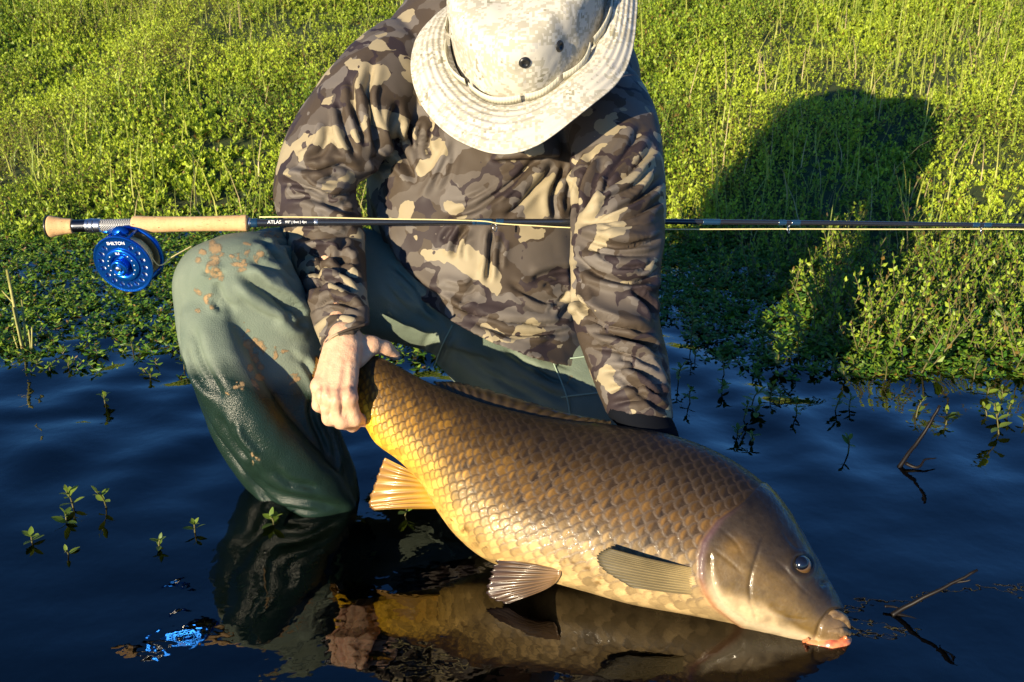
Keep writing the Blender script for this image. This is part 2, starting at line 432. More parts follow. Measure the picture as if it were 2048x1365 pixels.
M_mud = mat('mud', rough=.8); t = NT(M_mud); o_ = t.obj(); c = t.ramp(t.noise(o_, 7, 6), [(.3, (.010, .009, .004)), (.7, (.030, .026, .010))])
sx = t.n('ShaderNodeSeparateXYZ'); t.l(o_, sx.inputs[0]); dry = t.ramp(sx.outputs[2], [(.0, K0), (.04, K1)])
c = t.mix(dry, c, t.ramp(t.noise(o_, 30, 8, 0, .7), [(.3, (.012, .022, .004)), (.7, (.055, .075, .012))])); t.l(c, t.b.inputs['Base Color'])

M_water = bpy.data.materials.new('pond_water'); M_water.use_nodes = True
nt = M_water.node_tree; nt.nodes.remove(nt.nodes['Principled BSDF'])
fr_ = nt.nodes.new('ShaderNodeFresnel'); fr_.inputs[0].default_value = 1.60
gl = nt.nodes.new('ShaderNodeBsdfGlossy'); gl.inputs['Roughness'].default_value = .015; gl.inputs[0].default_value = (1, 1, 1, 1)
tp = nt.nodes.new('ShaderNodeBsdfTransparent'); tp.inputs[0].default_value = (.20, .23, .13, 1)
mx = nt.nodes.new('ShaderNodeMixShader'); nz = nt.nodes.new('ShaderNodeTexNoise'); nz.inputs['Scale'].default_value = 16; nz.inputs['Detail'].default_value = 3
tc = nt.nodes.new('ShaderNodeTexCoord'); bp = nt.nodes.new('ShaderNodeBump'); bp.inputs['Distance'].default_value = .0017; bp.inputs['Strength'].default_value = .7
nt.links.new(tc.outputs['Object'], nz.inputs['Vector']); nt.links.new(nz.outputs['Fac'], bp.inputs['Height'])
nt.links.new(bp.outputs[0], gl.inputs['Normal']); nt.links.new(bp.outputs[0], fr_.inputs['Normal'])
nt.links.new(fr_.outputs[0], mx.inputs[0]); nt.links.new(tp.outputs[0], mx.inputs[1]); nt.links.new(gl.outputs[0], mx.inputs[2])
nt.links.new(mx.outputs[0], nt.nodes['Material Output'].inputs[0])

# ================================================================== SETTING
def shore(x): return 3.30 - .55 * sstep(.1, 1.1, x) + .10 * np.sin(x * 2.3 + 1) + .06 * np.sin(x * 5.1)
def ground_z(x, y):
    tt = y - shore(x)
    z = np.where(tt < 0, np.maximum(-.21 + .02 * np.sin(x * 3), .11 * tt), .235 * tt)
    far = np.maximum(tt - 5, 0); z = z - .16 * far
    p = np.stack([x * 2.2, y * 2.2, 0 * x], -1)
    return z + .035 * fbm(p.reshape(-1, 3), 3).reshape(np.shape(x)) * sstep(-.6, .5, tt) * 1.0
def axis_pts(a, b, step, far_a, far_b, g=1.25):
    c = list(np.arange(a, b + 1e-6, step)); s = step
    while c[0] > far_a: s *= g; c.insert(0, c[0] - s)
    s = step
    while c[-1] < far_b: s *= g; c.append(c[-1] + s)
    return np.array(c)
def sheet(name, xs, ys, zf, material):
    X, Y = np.meshgrid(xs, ys, indexing='ij'); Z = zf(X, Y)
    V = np.stack([X, Y, Z], -1).reshape(-1, 3)
    f = grid_faces(len(xs), len(ys))[:, ::-1]
    o = link(name, mesh_from(name, V, f), material); o['kind'] = 'structure'; return o
sheet('ground', axis_pts(-4.5, 4.5, .05, -60, 60), axis_pts(.5, 9, .05, -60, 120), ground_z, M_mud)

waves = [(rng.uniform(.05, .30), rng.normal(np.pi / 2, .6), rng.uniform(0, 6.28)) for _ in range(34)]
def water_z(X, Y):
    Z = np.zeros_like(X)
    for lam, th, ph in waves:
        k = 2 * np.pi / lam; Z += (.0055 + .0065 * sstep(1.3, 1.9, Y)) / k * np.sin(k * (X * np.cos(th) + Y * np.sin(th)) + ph)
    for cx, cy, lam, sl, r0 in ((-.25, 1.45, .20, .15, .80), (.05, 1.75, .22, .14, 1.25), (.35, 1.15, .085, .028, .30)):
        R = np.hypot(X - cx, Y - cy); k = 2 * np.pi / lam
        Z += sl / k * np.sin(k * R + 1.3 * np.sin(3 * np.arctan2(Y - cy, X - cx))) * np.exp(-(R / r0) ** 2) * sstep(.15, .42, R) * sstep(1.25, 1.75, Y)
    return Z * np.exp(-np.maximum(np.hypot(X, Y - 1.5) - 3.5, 0))
sheet('water', axis_pts(-1.5, 1.5, .0105, -60, 60, 1.15), axis_pts(.75, 3.0, .0105, -60, 30, 1.15), water_z, M_water)

# ---------------------------------------------------------------- leafy cover
def leaf_geo(base, dirv, side, L, Wd, cup, col):
    """vectorised leaves: base (n,3), dir, side unit vectors; a diamond folded along its midrib"""
    n = len(base); nrm = np.cross(dirv, side)
    m = base + dirv * (L * .45)[:, None]
    l = m + side * (Wd * .5)[:, None] + nrm * cup[:, None]; r = m - side * (Wd * .5)[:, None] + nrm * cup[:, None]
    tip = base + dirv * L[:, None]
    V = np.stack([base, r, tip, l], 1).reshape(-1, 3)
    o = (np.arange(n) * 4)[:, None, None]
    T = (np.array([[0, 1, 2], [0, 2, 3]])[None] + o).reshape(-1, 3)
    return V, T, np.repeat(col, 4, 0)
def unit(v): return v / (np.linalg.norm(v, axis=-1, keepdims=True) + 1e-12)
def sprigs(bx, by, bz, h, L0, K, tilt, young, seed, flat=0.0):
    """many leafy sprigs at once; returns leaves (V,T,C) and stems (V,T)"""
    r = np.random.default_rng(seed); n = len(bx)
    b = np.stack([bx, by, bz], -1); az = r.uniform(0, 2 * np.pi, n)
    s = unit(np.stack([np.cos(az) * tilt, np.sin(az) * tilt, np.ones(n)], -1)); a0 = r.uniform(0, np.pi, n)
    Vs, Ts, Cs, o = [], [], [], 0
    for k in range(K):
        fr = (k + .6) / K
        for sd in (0, 1):
            a = a0 + k * np.pi / 2 + sd * np.pi + r.normal(0, .3, n)
            el = r.normal(.25 + .75 * fr ** 2, .42, n) * (1 - flat)
            dv = np.stack([np.cos(a) * np.cos(el), np.sin(a) * np.cos(el), np.sin(el)], -1); dv = unit(dv + .35 * s * fr)
            sv = unit(np.cross(dv, np.array([0, 0, 1.0]) + r.normal(0, .45, (n, 3))))
            L = L0 * r.uniform(.7, 1.2, n) * (1.0 - .45 * fr)
            bb = b + s * (h * fr)[:, None]
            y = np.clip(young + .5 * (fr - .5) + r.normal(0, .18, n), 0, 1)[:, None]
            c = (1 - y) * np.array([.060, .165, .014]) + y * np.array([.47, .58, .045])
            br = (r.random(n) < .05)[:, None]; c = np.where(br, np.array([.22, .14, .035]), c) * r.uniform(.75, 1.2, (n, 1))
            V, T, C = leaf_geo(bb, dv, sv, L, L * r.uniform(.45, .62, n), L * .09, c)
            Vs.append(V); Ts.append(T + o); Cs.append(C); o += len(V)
    w = np.array([.0011, 0, 0]); tipp = b + s * h[:, None]
    SV = np.stack([b - w, b + w, tipp], 1).reshape(-1, 3); ST = np.arange(3 * n).reshape(-1, 3)
    return np.vstack(Vs), np.vstack(Ts), np.vstack(Cs), SV, ST
def leaves_object(name, G, parent=None, kind=None):
    V = np.vstack([G[0], G[3]]); T = np.vstack([G[1], G[4] + len(G[0])])
    C = np.vstack([G[2], np.tile([.17, .13, .04], (len(G[3]), 1))])
    me = mesh_from(name, V, T, smooth=False); set_color(me, 'col', C)
    o = link(name, me, M_leaf, parent)
    if kind: o['kind'] = kind
    return o
def scatter(n, y0, y1, seed, margin=.35):
    r = np.random.default_rng(seed); y = np.sqrt(r.uniform(y0 ** 2, y1 ** 2, n)); x = r.uniform(-1, 1, n) * (.56 * y + margin)
    return x, y
# the sunlit bank
x, y = scatter(44000, 2.4, 6.1, 1); tt = y - shore(x)
clump = fbm(np.stack([x * 3, y * 3, 0 * x], -1), 2)
hole = fbm(np.stack([x * 5, y * 5, 21 + 0 * x], -1), 2)
keep = (tt > -.12 + .25 * clump) & (hole + rng.normal(0, .14, len(x)) > -.50) & (clump + rng.normal(0, .25, len(x)) > -1.1); x, y, cl = x[keep], y[keep], clump[keep]
z = ground_z(x, y) - .01
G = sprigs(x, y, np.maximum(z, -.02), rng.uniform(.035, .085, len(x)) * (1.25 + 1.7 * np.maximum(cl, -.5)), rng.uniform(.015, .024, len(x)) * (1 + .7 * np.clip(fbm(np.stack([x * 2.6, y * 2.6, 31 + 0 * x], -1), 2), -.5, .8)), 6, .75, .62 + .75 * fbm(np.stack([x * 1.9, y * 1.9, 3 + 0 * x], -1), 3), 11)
x2, y2 = scatter(16000, 2.4, 8.5, 8, 3.2); k = (np.abs(x2) > .56 * y2 + .3) | (y2 > 6.0); x2, y2 = x2[k], y2[k]; k = y2 - shore(x2) > -.15; x2, y2 = x2[k], y2[k]
G2 = sprigs(x2, y2, np.maximum(ground_z(x2, y2), -.02), rng.uniform(.05, .11, len(x2)), np.full(len(x2), .038), 4, .6, np.full(len(x2), .6), 14)
n1 = len(G[0]); n3 = len(G[3]); G = (np.vstack([G[0], G2[0]]), np.vstack([G[1], G2[1] + n1]), np.vstack([G[2], G2[2]]), np.vstack([G[3], G2[3]]), np.vstack([G[4], G2[4] + n3]))
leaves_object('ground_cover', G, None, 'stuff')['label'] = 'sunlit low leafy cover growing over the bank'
# weed lying on and just under the water by the shore
x, y = scatter(26000, 1.95, 3.6, 2); tt = y - shore(x); n2 = fbm(np.stack([x * 4, y * 4, 9 + 0 * x], -1), 3)
dens = np.where(x < -.2, sstep(-1.45, -.85, tt + .40 * n2), np.where(x < 1.0, sstep(-1.25, -.75, tt + .5 * n2), sstep(-.95, -.45, tt + .5 * n2))); keep = rng.random(len(x)) < dens
x, y = x[keep], y[keep]
G = sprigs(x, y, rng.uniform(-.010, .004, len(x)), rng.uniform(.003, .022, len(x)), np.full(len(x), .022), 3, .8, np.full(len(x), .05), 12, .7)
leaves_object('floating_weed', G, None, 'stuff')['label'] = 'dark green weed matted on the shallow water'
x, y = scatter(1500, 1.0, 2.6, 5, .1); n2 = fbm(np.stack([x * 3.1, y * 3.1, 4 + 0 * x], -1), 3); k = n2 > .12; x, y = x[k], y[k]
G = sprigs(x, y, np.maximum(ground_z(x, y), -.10) + rng.uniform(0, .05, len(x)), np.full(len(x), .03), np.full(len(x), .02), 3, .7, np.full(len(x), .2), 13, .4)
leaves_object('submerged_weed', G, None, 'stuff')['label'] = 'faint weed growing under the clear water'
# thin grass standing among the leaves
def blades(x, y, z, h, wd, seed, col):
    r = np.random.default_rng(seed); n = len(x); az = r.uniform(0, 6.28, n); ln = r.uniform(.1, .75, n)
    b = np.stack([x, y, z], -1); dh = np.stack([np.cos(az), np.sin(az), 0 * az], -1); sv = np.stack([-np.sin(az), np.cos(az), 0 * az], -1)
    rows = []
    for f in (0, .35, .7, 1.0):
        c = b + dh * (ln * h * f * f)[:, None] + np.array([0, 0, 1.0]) * (h * f * (1 - .25 * f * ln))[:, None]
        w = sv * (wd * (1 - f * .92) * .5)[:, None]; rows += [c - w, c + w]
    V = np.stack(rows, 1).reshape(-1, 3); o = (np.arange(n) * 8)[:, None, None]
    Q = (np.array([[0, 1, 3, 2], [2, 3, 5, 4], [4, 5, 7, 6]])[None] + o).reshape(-1, 4)
    return V, Q, np.repeat(col, 8, 0)
x, y = scatter(8000, 2.7, 6.1, 3); tt = y - shore(x); k = (tt > -.15) & (fbm(np.stack([x * 1.3, y * 1.3, 5 + 0 * x], -1), 2) + rng.normal(0, .2, len(x)) > -.15); x, y = x[k], y[k]; n = len(x)
yy = rng.random(n)[:, None]; cc = (1 - yy) * np.array([.20, .30, .03]) + yy * np.array([.52, .52, .12]); cc = np.where(rng.random((n, 1)) < .14, np.array([.55, .44, .22]), cc)
V, Q, C = blades(x, y, np.maximum(ground_z(x, y), -.02) - .01, rng.uniform(.09, .24, n) * rng.uniform(.6, 1.5, n), rng.uniform(.0028, .0065, n), 4, cc)
me = mesh_from('grass', V, Q, False); set_color(me, 'col', C); o = link('grass', me, M_grass); o['kind'] = 'stuff'; o['label'] = 'thin grass blades standing among the bank plants'

# ================================================================== PERSON
def Pt(t): return P1(*t)
foot = P1(660, 1090, 1.63)
person = root('person', tuple(foot), 'crouching person in camouflage shirt, green waders and pale hat, gripping a large carp', 'person')

# ---- body: head, neck, trunk, arms and hands
caps = lambda a, ra, b, rb: (Pt(a), ra, Pt(b), rb)
hand = [caps((668, 590, 1.655), .020, (686, 660, 1.578), .0225)]
W_ = (690, 676, 1.552)
hand += [caps((686, 660, 1.578), .0225, W_, .0255)]
mcp = [(697, 797, 1.490), (671, 802, 1.488), (650, 793, 1.496), (637, 774, 1.510)]
pip = [(709, 838, 1.507), (684, 843, 1.503), (659, 837, 1.510), (637, 811, 1.523)]
dip = [(729, 841, 1.540), (705, 851, 1.538), (681, 846, 1.543), (657, 826, 1.552)]
tip = [(737, 822, 1.568), (716, 834, 1.566), (695, 832, 1.570), (672, 816, 1.575)]
rr = [(.0122, .0108, .0093, .0078), (.0126, .0112, .0097, .0080), (.0118, .0104, .0090, .0076), (.0106, .0090, .0078, .0066)]
wr = [(702, 690, 1.538), (690, 690, 1.534), (677, 690, 1.537), (668, 692, 1.545)]
for i in range(4):
    hand += [caps(wr[i], .0165, mcp[i], rr[i][0] * .98)]
palm = [caps((700, 700, 1.548), .018, (692, 780, 1.512), .014), caps((672, 700, 1.55), .016, (655, 775, 1.520), .013)]
hand += palm
hand += [caps((704, 688, 1.552), .0175, (744, 690, 1.560), .0135), caps((716, 720, 1.545), .013, (742, 698, 1.556), .011)]
hand1, q1 = sdf_mesh(hand, .014, .0022)
fing = []
for i in range(4):
    fing += [caps(mcp[i], rr[i][0], pip[i], rr[i][1]), caps(pip[i], rr[i][1] * 1.04, dip[i], rr[i][2]), caps(dip[i], rr[i][2], tip[i], rr[i][3])]
    fing += [(P1(mcp[i][0], mcp[i][1] - 3, mcp[i][2] - .003), np.full(3, rr[i][0] * 1.05), np.eye(3))]
fing += [caps((744, 690, 1.560), .0132, (771, 697, 1.574), .0112), caps((771, 697, 1.574), .0115, (789, 711, 1.586), .0088)]
# one field for the whole hand: palm with soft blends, fingers with tight ones
hand2, q2 = sdf_mesh(hand + fing, .0062, .0021)
hand2 = smooth(hand2, q2, 2)
x, y, d = proj(hand2)                                                # tendons and knuckle skin on the back of the hand
N = vnormals(hand2, q2); dz = np.zeros(len(hand2))
for i in range(4):
    q, fr = polydist(x, y, [wr[i][:2], mcp[i][:2]]); dz += .0013 * np.exp(-(q / 4.5) ** 2) * sstep(.15, .5, fr) * (fr < .999)
for i in range(3):
    a, b = mcp[i], mcp[i + 1]; q, fr = polydist(x, y, [((a[0] + b[0]) / 2 + 1, (a[1] + b[1]) / 2 - 20), ((a[0] + b[0]) / 2, (a[1] + b[1]) / 2 + 30)])
    dz -= .0024 * np.exp(-(q / 4) ** 2) * sstep(0, .3, fr)
dz += .0007 * fbm(hand2 * 160, 3) * 1.0
hand2 = hand2 + N * dz[:, None]

head_c = P1(1056, 122, 1.76)
up = unit(-DN * .72 - AX * .62 + RT * .05); fw = unit(DN * .62 - AX * .72); rt_ = np.cross(fw, up)
Mh = np.stack([rt_, fw, up])
hp = lambda r, f, u: head_c + rt_ * r + fw * f + up * u
trunk = [(head_c, np.array([.076, .098, .100]), Mh), (hp(0, .045, -.055), np.array([.054, .055, .065]), Mh),
         (hp(0, .098, -.02), .012, hp(0, .112, -.04), .014), (hp(0, .088, .005), .011, hp(0, .102, -.025), .009),
         (hp(-.030, .088, .008), np.array([.014, .010, .010]), Mh), (hp(.030, .088, .008), np.array([.014, .010, .010]), Mh),
         (hp(-.02, .094, -.068), .008, hp(.02, .094, -.068), .008), (hp(-.017, .090, -.080), .008, hp(.017, .090, -.080), .008),
         (hp(-.078, -.005, -.02), np.array([.010, .020, .030]), Mh), (hp(.078, -.005, -.02), np.array([.010, .020, .030]), Mh),
         (hp(0, -.03, -.06), .058, P1(1030, 80, 1.90), .066),
         (P1(1030, 80, 1.91), .06, P1(1000, 300, 1.89), .10), (P1(1000, 300, 1.89), .10, P1(975, 620, 1.90), .12),
         (P1(1020, 130, 1.91), .06, P1(800, 170, 1.83), .04), (P1(1020, 130, 1.91), .06, P1(1200, 210, 1.81), .04),
         (P1(800, 170, 1.83), .040, P1(640, 385, 1.76), .028), (P1(640, 385, 1.76), .026, P1(668, 590, 1.657), .020),
         (P1(1200, 210, 1.81), .042, P1(1235, 500, 1.60), .034), (P1(1235, 500, 1.60), .034, P1(1280, 840, 1.525), .030),
         (P1(1280, 840, 1.525), .029, P1(1262, 930, 1.512), .026)]
for k_ in range(4):
    trunk += [(P1(1250 + k_ * 14, 925 + 4 * k_, 1.512), .013, P1(1225 + 20 * k_, 1000 + 5 * k_, 1.497), .011), (P1(1225 + 20 * k_, 1000 + 5 * k_, 1.497), .011, P1(1215 + 21 * k_, 1060, 1.478), .009)]
trunk += [(P1(1300, 900, 1.515), .015, P1(1335, 950, 1.497), .011)]
tv, tq = sdf_mesh(trunk, .016, .0058)
V, Fs = merge([(hand2, q2), (tv, tq)])
body = link('body', mesh_from('body', V, Fs), M_skin, person)

# ---- shirt
torso = loft([(985, -120, 1.96, 50, -5, .05), (985, -85, 1.955, 105, -8, .10), (998, -35, 1.945, 165, -4, .13), (1008, 25, 1.925, 215, 2, .138), (1012, 90, 1.90, 258, 10, .13), (1010, 170, 1.885, 272, 5, .135),
              (1005, 260, 1.875, 265, 0, .14), (985, 350, 1.87, 248, 0, .14), (970, 450, 1.865, 234, 8, 0, 15, .15),
              (980, 540, 1.86, 208, 40, 0, 30, .15), (998, 605, 1.855, 196, 70, 0, 45, .145), (1008, 640, 1.850, 192, 78, 0, 58, .158)], 72, 6)
rarm = loft([(905, 110, 1.90, -50, -50, .06), (840, 105, 1.865, -62, -66, .08), (775, 150, 1.82, -72, -62, .085), (715, 225, 1.785, -84, -52, .08), (660, 305, 1.765, -88, -38, .075), (630, 375, 1.755, -84, 2, .066),
             (637, 430, 1.748, -82, 8, .06), (650, 485, 1.73, -76, 12, .054), (664, 545, 1.685, -69, 14, .050), (677, 605, 1.632, -60, 20, .046), (687, 650, 1.582, -53, 24, .042), (692, 672, 1.566, -49, 25, .039)], 56, 7)
larm = loft([(1150, 140, 1.86, 70, -45, .08), (1205, 195, 1.80, 82, -30, .085), (1228, 265, 1.745, 92, -12, .082), (1236, 350, 1.675, 94, 0, .075), (1236, 450, 1.608, 95, 4, .066),
             (1232, 540, 1.588, 91, 0, .063), (1230, 610, 1.575, 84, -6, .06), (1240, 670, 1.562, 82, -12, .058), (1258, 730, 1.55, 80, -10, .055), (1273, 790, 1.535, 72, -4, .052), (1281, 836, 1.524, 66, 6, .048)], 56, 7)
collar = loft([(1050, 318, 1.735, 75, -4, .03), (1052, 300, 1.74, 70, -6, .04), (1055, 270, 1.76, 66, -6, .05)], 40, 4)
V, Q = remesh([(a, [b, c]) for a, b, c in (torso, rarm, larm, collar)], .0035)
V = smooth(V, Q, 5)
N = vnormals(V, Q)
V = V + N * (.0035 * fbm(V * 13, 2) + .0016 * fbm(V * np.array([30, 34, 26.0]), 2))[:, None]
SF = [([(1100, 312), (1030, 365), (950, 425), (880, 442)], 10, 9, 's'), ([(1118, 325), (1060, 380), (1005, 440)], 8, 7), ([(1085, 330), (1000, 395), (930, 440)], 7, 5),
      ([(1190, 305), (1160, 370), (1146, 440)], 8, 10), ([(1135, 325), (1106, 390), (1112, 445)], 8, 8), ([(1165, 310), (1130, 370)], 7, 6), ([(1210, 320), (1185, 380), (1180, 420)], 8, 6),
      ([(800, 200), (783, 255), (800, 305), (835, 375)], 9, 9), ([(835, 225), (818, 270), (826, 305)], 8, 7), ([(868, 235), (852, 285), (862, 320)], 8, 7), ([(905, 270), (870, 350), (838, 405)], 10, 5, 'r'),
      ([(938, 452), (914, 480), (904, 520)], 6, 8), ([(988, 452), (979, 500), (975, 570)], 6, 10), ([(765, 430), (795, 505), (845, 565), (905, 612)], 8, 7, 's'), ([(742, 395), (757, 470), (795, 545), (855, 602)], 8, 7),
      ([(728, 370), (742, 460), (770, 530), (815, 575)], 7, 6), ([(830, 535), (900, 600), (985, 632), (1085, 645), (1165, 640)], 7, 6, 's'), ([(930, 640), (1020, 665), (1110, 668), (1160, 655)], 6, 5),
      ([(1060, 560), (1110, 545), (1150, 540)], 9, 6), ([(860, 575), (930, 590), (960, 560)], 10, 5), ([(1010, 560), (1080, 600), (1150, 600)], 9, 4), ([(1110, 640), (1140, 610), (1160, 580)], 8, 5),
      ([(750, 110), (735, 180), (748, 260), (760, 320)], 9, 8), ([(700, 150), (712, 225), (735, 300)], 8, 6), ([(675, 195), (690, 260), (715, 320)], 8, 5), ([(740, 310), (770, 330), (800, 320)], 9, 7), ([(660, 240), (640, 300), (600, 330)], 9, 4),
      ([(552, 365), (600, 358), (655, 385), (715, 378)], 9, 9, 's'), ([(560, 395), (610, 392), (670, 412), (715, 400)], 8, 6), ([(585, 330), (630, 340), (680, 330), (720, 345)], 8, 7), ([(640, 395), (680, 420), (716, 425)], 7, 6),
      ([(572, 470), (630, 478), (690, 468), (722, 480)], 8, 5), ([(585, 520), (635, 502), (690, 515), (725, 535)], 8, 8, 's'), ([(597, 560), (650, 535), (700, 552), (728, 575)], 7, 6), ([(600, 590), (655, 566), (715, 590)], 7, 7),
      ([(610, 622), (655, 598), (700, 605), (730, 618)], 7, 7, 's'), ([(618, 650), (665, 625), (726, 635)], 6, 5), ([(690, 470), (680, 520), (690, 560)], 8, 6), ([(632, 685), (680, 650), (728, 638)], 4, 4), ([(660, 490), (640, 540), (650, 600)], 9, 4),
      ([(1322, 290), (1262, 352), (1205, 395), (1155, 445)], 10, 10, 's'), ([(1330, 350), (1275, 395), (1195, 435), (1150, 450)], 9, 8), ([(1331, 395), (1262, 432), (1162, 452)], 7, 7), ([(1290, 250), (1240, 320), (1195, 370)], 10, 6),
      ([(1148, 462), (1215, 484), (1290, 482), (1328, 462)], 7, 8, 's'), ([(1146, 476), (1200, 505), (1290, 510), (1326, 495)], 8, 5), ([(1143, 500), (1178, 540), (1245, 562), (1300, 558), (1326, 525)], 8, 10), ([(1143, 560), (1170, 608), (1235, 645), (1312, 662)], 8, 9, 's'),
      ([(1143, 520), (1155, 590), (1180, 640)], 7, 7), ([(1255, 575), (1295, 605), (1315, 645)], 7, 7), ([(1150, 630), (1205, 655), (1290, 690), (1330, 715)], 8, 8), ([(1175, 690), (1250, 700), (1325, 740)], 7, 6, 's'), ([(1170, 660), (1240, 675), (1315, 690)], 6, 5),
      ([(1195, 745), (1265, 740), (1340, 775)], 7, 5), ([(1205, 785), (1270, 770), (1345, 805)], 7, 5), ([(1212, 812), (1280, 800), (1348, 828)], 6, 4), ([(1225, 700), (1290, 750), (1340, 800)], 6, 5), ([(1215, 740), (1285, 790), (1330, 830)], 6, 4)]
SF2 = []                                                             # secondary creases beside the main ones
rf = np.random.default_rng(77)
for f in SF:
    A = np.asarray(f[0], float); dv = A[-1] - A[0]; nv_ = np.array([-dv[1], dv[0]]) / (np.hypot(*dv) + 1e-6)
    for k_ in range(2):
        B = A[:] + nv_ * rf.uniform(12, 26) * rf.choice([-1, 1]) + rf.normal(0, 5, A.shape); c0 = B.mean(0); SF2.append(((c0 + (B - c0) * rf.uniform(.4, .9)).tolist(), rf.uniform(3.0, 5.5), rf.uniform(3.0, 6.0), rf.choice(['v', 's', 'z'])))
V = folds(V, Q, [(f[0], f[1] * .78, f[2] * 1.75) + tuple(f[3:]) for f in SF])
V = folds(V, Q, SF2)
V = smooth(V, Q, 1)
shirt = link('shirt', mesh_from('shirt', V, Q), M_camo, person)
shirt['label'] = 'brown and tan camouflage long sleeved shirt'
# stitched hems
def seam(name, pts, r, material, parent, V_, off=.001, n=40):
    A = catmull(pts, n); x_, y_, d_ = proj(V_); dd = []
    for a in A:
        m = (np.abs(x_ - a[0]) < 7) & (np.abs(y_ - a[1]) < 7); dd.append(d_[m].min() if m.any() else np.nan)
    dd = np.array(dd); ok = ~np.isnan(dd); dd = np.interp(np.arange(n), np.arange(n)[ok], dd[ok]); dd = np.convolve(np.pad(dd, 3, 'edge'), np.ones(7) / 7, 'valid')
    v, f = tube(P(A[:, 0], A[:, 1], dd - off), r, 6); return link(name, mesh_from(name, v, f), material, parent)
seam('cuff_hem', [(641, 700), (662, 676), (690, 662), (722, 652), (736, 648)], .0022, M_camo, shirt, V, .0005)
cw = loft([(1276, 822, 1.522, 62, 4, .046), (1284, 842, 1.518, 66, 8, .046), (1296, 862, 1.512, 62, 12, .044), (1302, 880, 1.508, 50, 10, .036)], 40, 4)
link('shaded_inner_cuff', mesh_from('shaded_inner_cuff', cw[0], [cw[1], cw[2]]), M_cuff_shade, person)

# ---- waders
hips = loft([(985, 500, 1.90, 150, 20, .10), (975, 580, 1.895, 190, 40, .125), (965, 650, 1.89, 190, 45, .13), (955, 710, 1.88, 130, 40, .11)], 48, 6)
rthigh = loft([(920, 620, 1.90, 25, 112, .11), (840, 590, 1.875, 22, 116, .112), (740, 565, 1.85, 16, 110, .100), (630, 547, 1.825, 10, 96, .085), (545, 540, 1.75, 5, 82, .085), (470, 540, 1.665, 0, 60, .07)], 48, 6)
rshin = loft([(476, 468, 1.665, 30, -4, .035), (466, 484, 1.66, 78, -10, .07), (462, 515, 1.655, 106, -12, .09), (468, 560, 1.655, 125, -10, .10), (491, 640, 1.665, 139, -12, .090), (511, 720, 1.672, 136, -15, .078), (532, 800, 1.672, 130, -20, .072),
              (559, 880, 1.682, 118, -28, .066), (604, 955, 1.695, 102, -34, .060), (648, 1012, 1.70, 70, -34, .052), (668, 1060, 1.705, 58, -30, .052), (676, 1100, 1.70, 58, -26, .065), (690, 1130, 1.69, 46, -18, .10)], 56, 7)
pleat = loft([(412, 560, 1.64, 30, -8, .03), (412, 620, 1.615, 52, -14, .05), (428, 700, 1.592, 57, -20, .055), (466, 790, 1.582, 60, -28, .057), (524, 880, 1.600, 60, -36, .057), (588, 950, 1.622, 54, -40, .048), (650, 1000, 1.645, 38, -32, .036), (700, 1026, 1.660, 14, -12, .016)], 40, 6)
lthigh = loft([(930, 630, 1.89, -60, 95, .11), (1000, 690, 1.885, -62, 104, .105), (1090, 755, 1.85, -62, 106, .100), (1180, 825, 1.775, -56, 98, .10), (1240, 890, 1.68, -42, 78, .095), (1268, 930, 1.65, -22, 42, .05)], 48, 6)
lshin = loft([(1245, 920, 1.665, 60, -20, .07), (1215, 990, 1.72, 62, -10, .07), (1180, 1030, 1.80, 55, 0, .06), (1140, 1050, 1.90, 45, 0, .06)], 36, 6)
V, Q = remesh([(a, [b, c]) for a, b, c in (hips, rthigh, rshin, pleat, lthigh, lshin)], .0046)
V = smooth(V, Q, 4)
N = vnormals(V, Q); V = V + N * (.004 * fbm(V * 9, 2) + .0012 * fbm(V * 40, 2))[:, None]
WF = [([(470, 545), (530, 585), (590, 625), (625, 660)], 10, 12), ([(430, 560), (445, 600), (475, 625)], 9, 5), ([(520, 470), (560, 520), (600, 560)], 9, 6), ([(505, 480), (575, 490), (600, 500)], 6, 4),
      ([(490, 520), (560, 545), (610, 600)], 8, 5), ([(380, 640), (400, 720), (450, 810)], 12, 6), ([(565, 625), (590, 650), (620, 650)], 8, 8),
      ([(640, 700), (655, 800), (690, 900), (700, 980)], 10, 8), ([(480, 920), (540, 985), (640, 1010), (700, 1020)], 10, 6), ([(430, 820), (470, 900), (530, 960)], 10, 5),
      ([(760, 560), (820, 620), (880, 660)], 8, 4), ([(780, 520), (850, 600), (890, 640)], 7, 5), ([(990, 690), (1080, 740), (1180, 790)], 8, 4), ([(960, 700), (1050, 760), (1150, 810)], 8, 4), ([(900, 690), (980, 750), (1080, 800)], 9, 4), ([(870, 740), (890, 690), (905, 660)], 4, 5)]
WF2 = []
for f in WF + [([(380, 540), (420, 560), (470, 560)], 8, 5), ([(560, 700), (600, 760), (640, 830)], 8, 5), ([(820, 560), (900, 620), (960, 690)], 8, 5), ([(1000, 700), (1080, 760), (1160, 820)], 8, 5)]:
    A = np.asarray(f[0], float); dv = A[-1] - A[0]; nv_ = np.array([-dv[1], dv[0]]) / (np.hypot(*dv) + 1e-6)
    for k_ in range(2):
        B = A + nv_ * rf.uniform(12, 30) * rf.choice([-1, 1]) + rf.normal(0, 6, A.shape); c0 = B.mean(0); WF2.append(((c0 + (B - c0) * rf.uniform(.4, .9)).tolist(), rf.uniform(4, 6), rf.uniform(3.5, 7.0), rf.choice(['v', 's', 'z'])))
V = folds(V, Q, [(f[0], f[1] * .85, f[2] * 1.7) + tuple(f[3:]) for f in WF]); V = folds(V, Q, WF2); V = smooth(V, Q, 1)
x, y, d = proj(V); z = V[:, 2]
wet = 1 - sstep(.12, .32, z + .06 * fbm(V * 6, 3)); wet = np.maximum(wet, .9 * (1 - sstep(.02, .10, z)))
wet = np.where(x > 720, .3 * wet * (z < .12), wet)
mud = np.zeros(len(V))
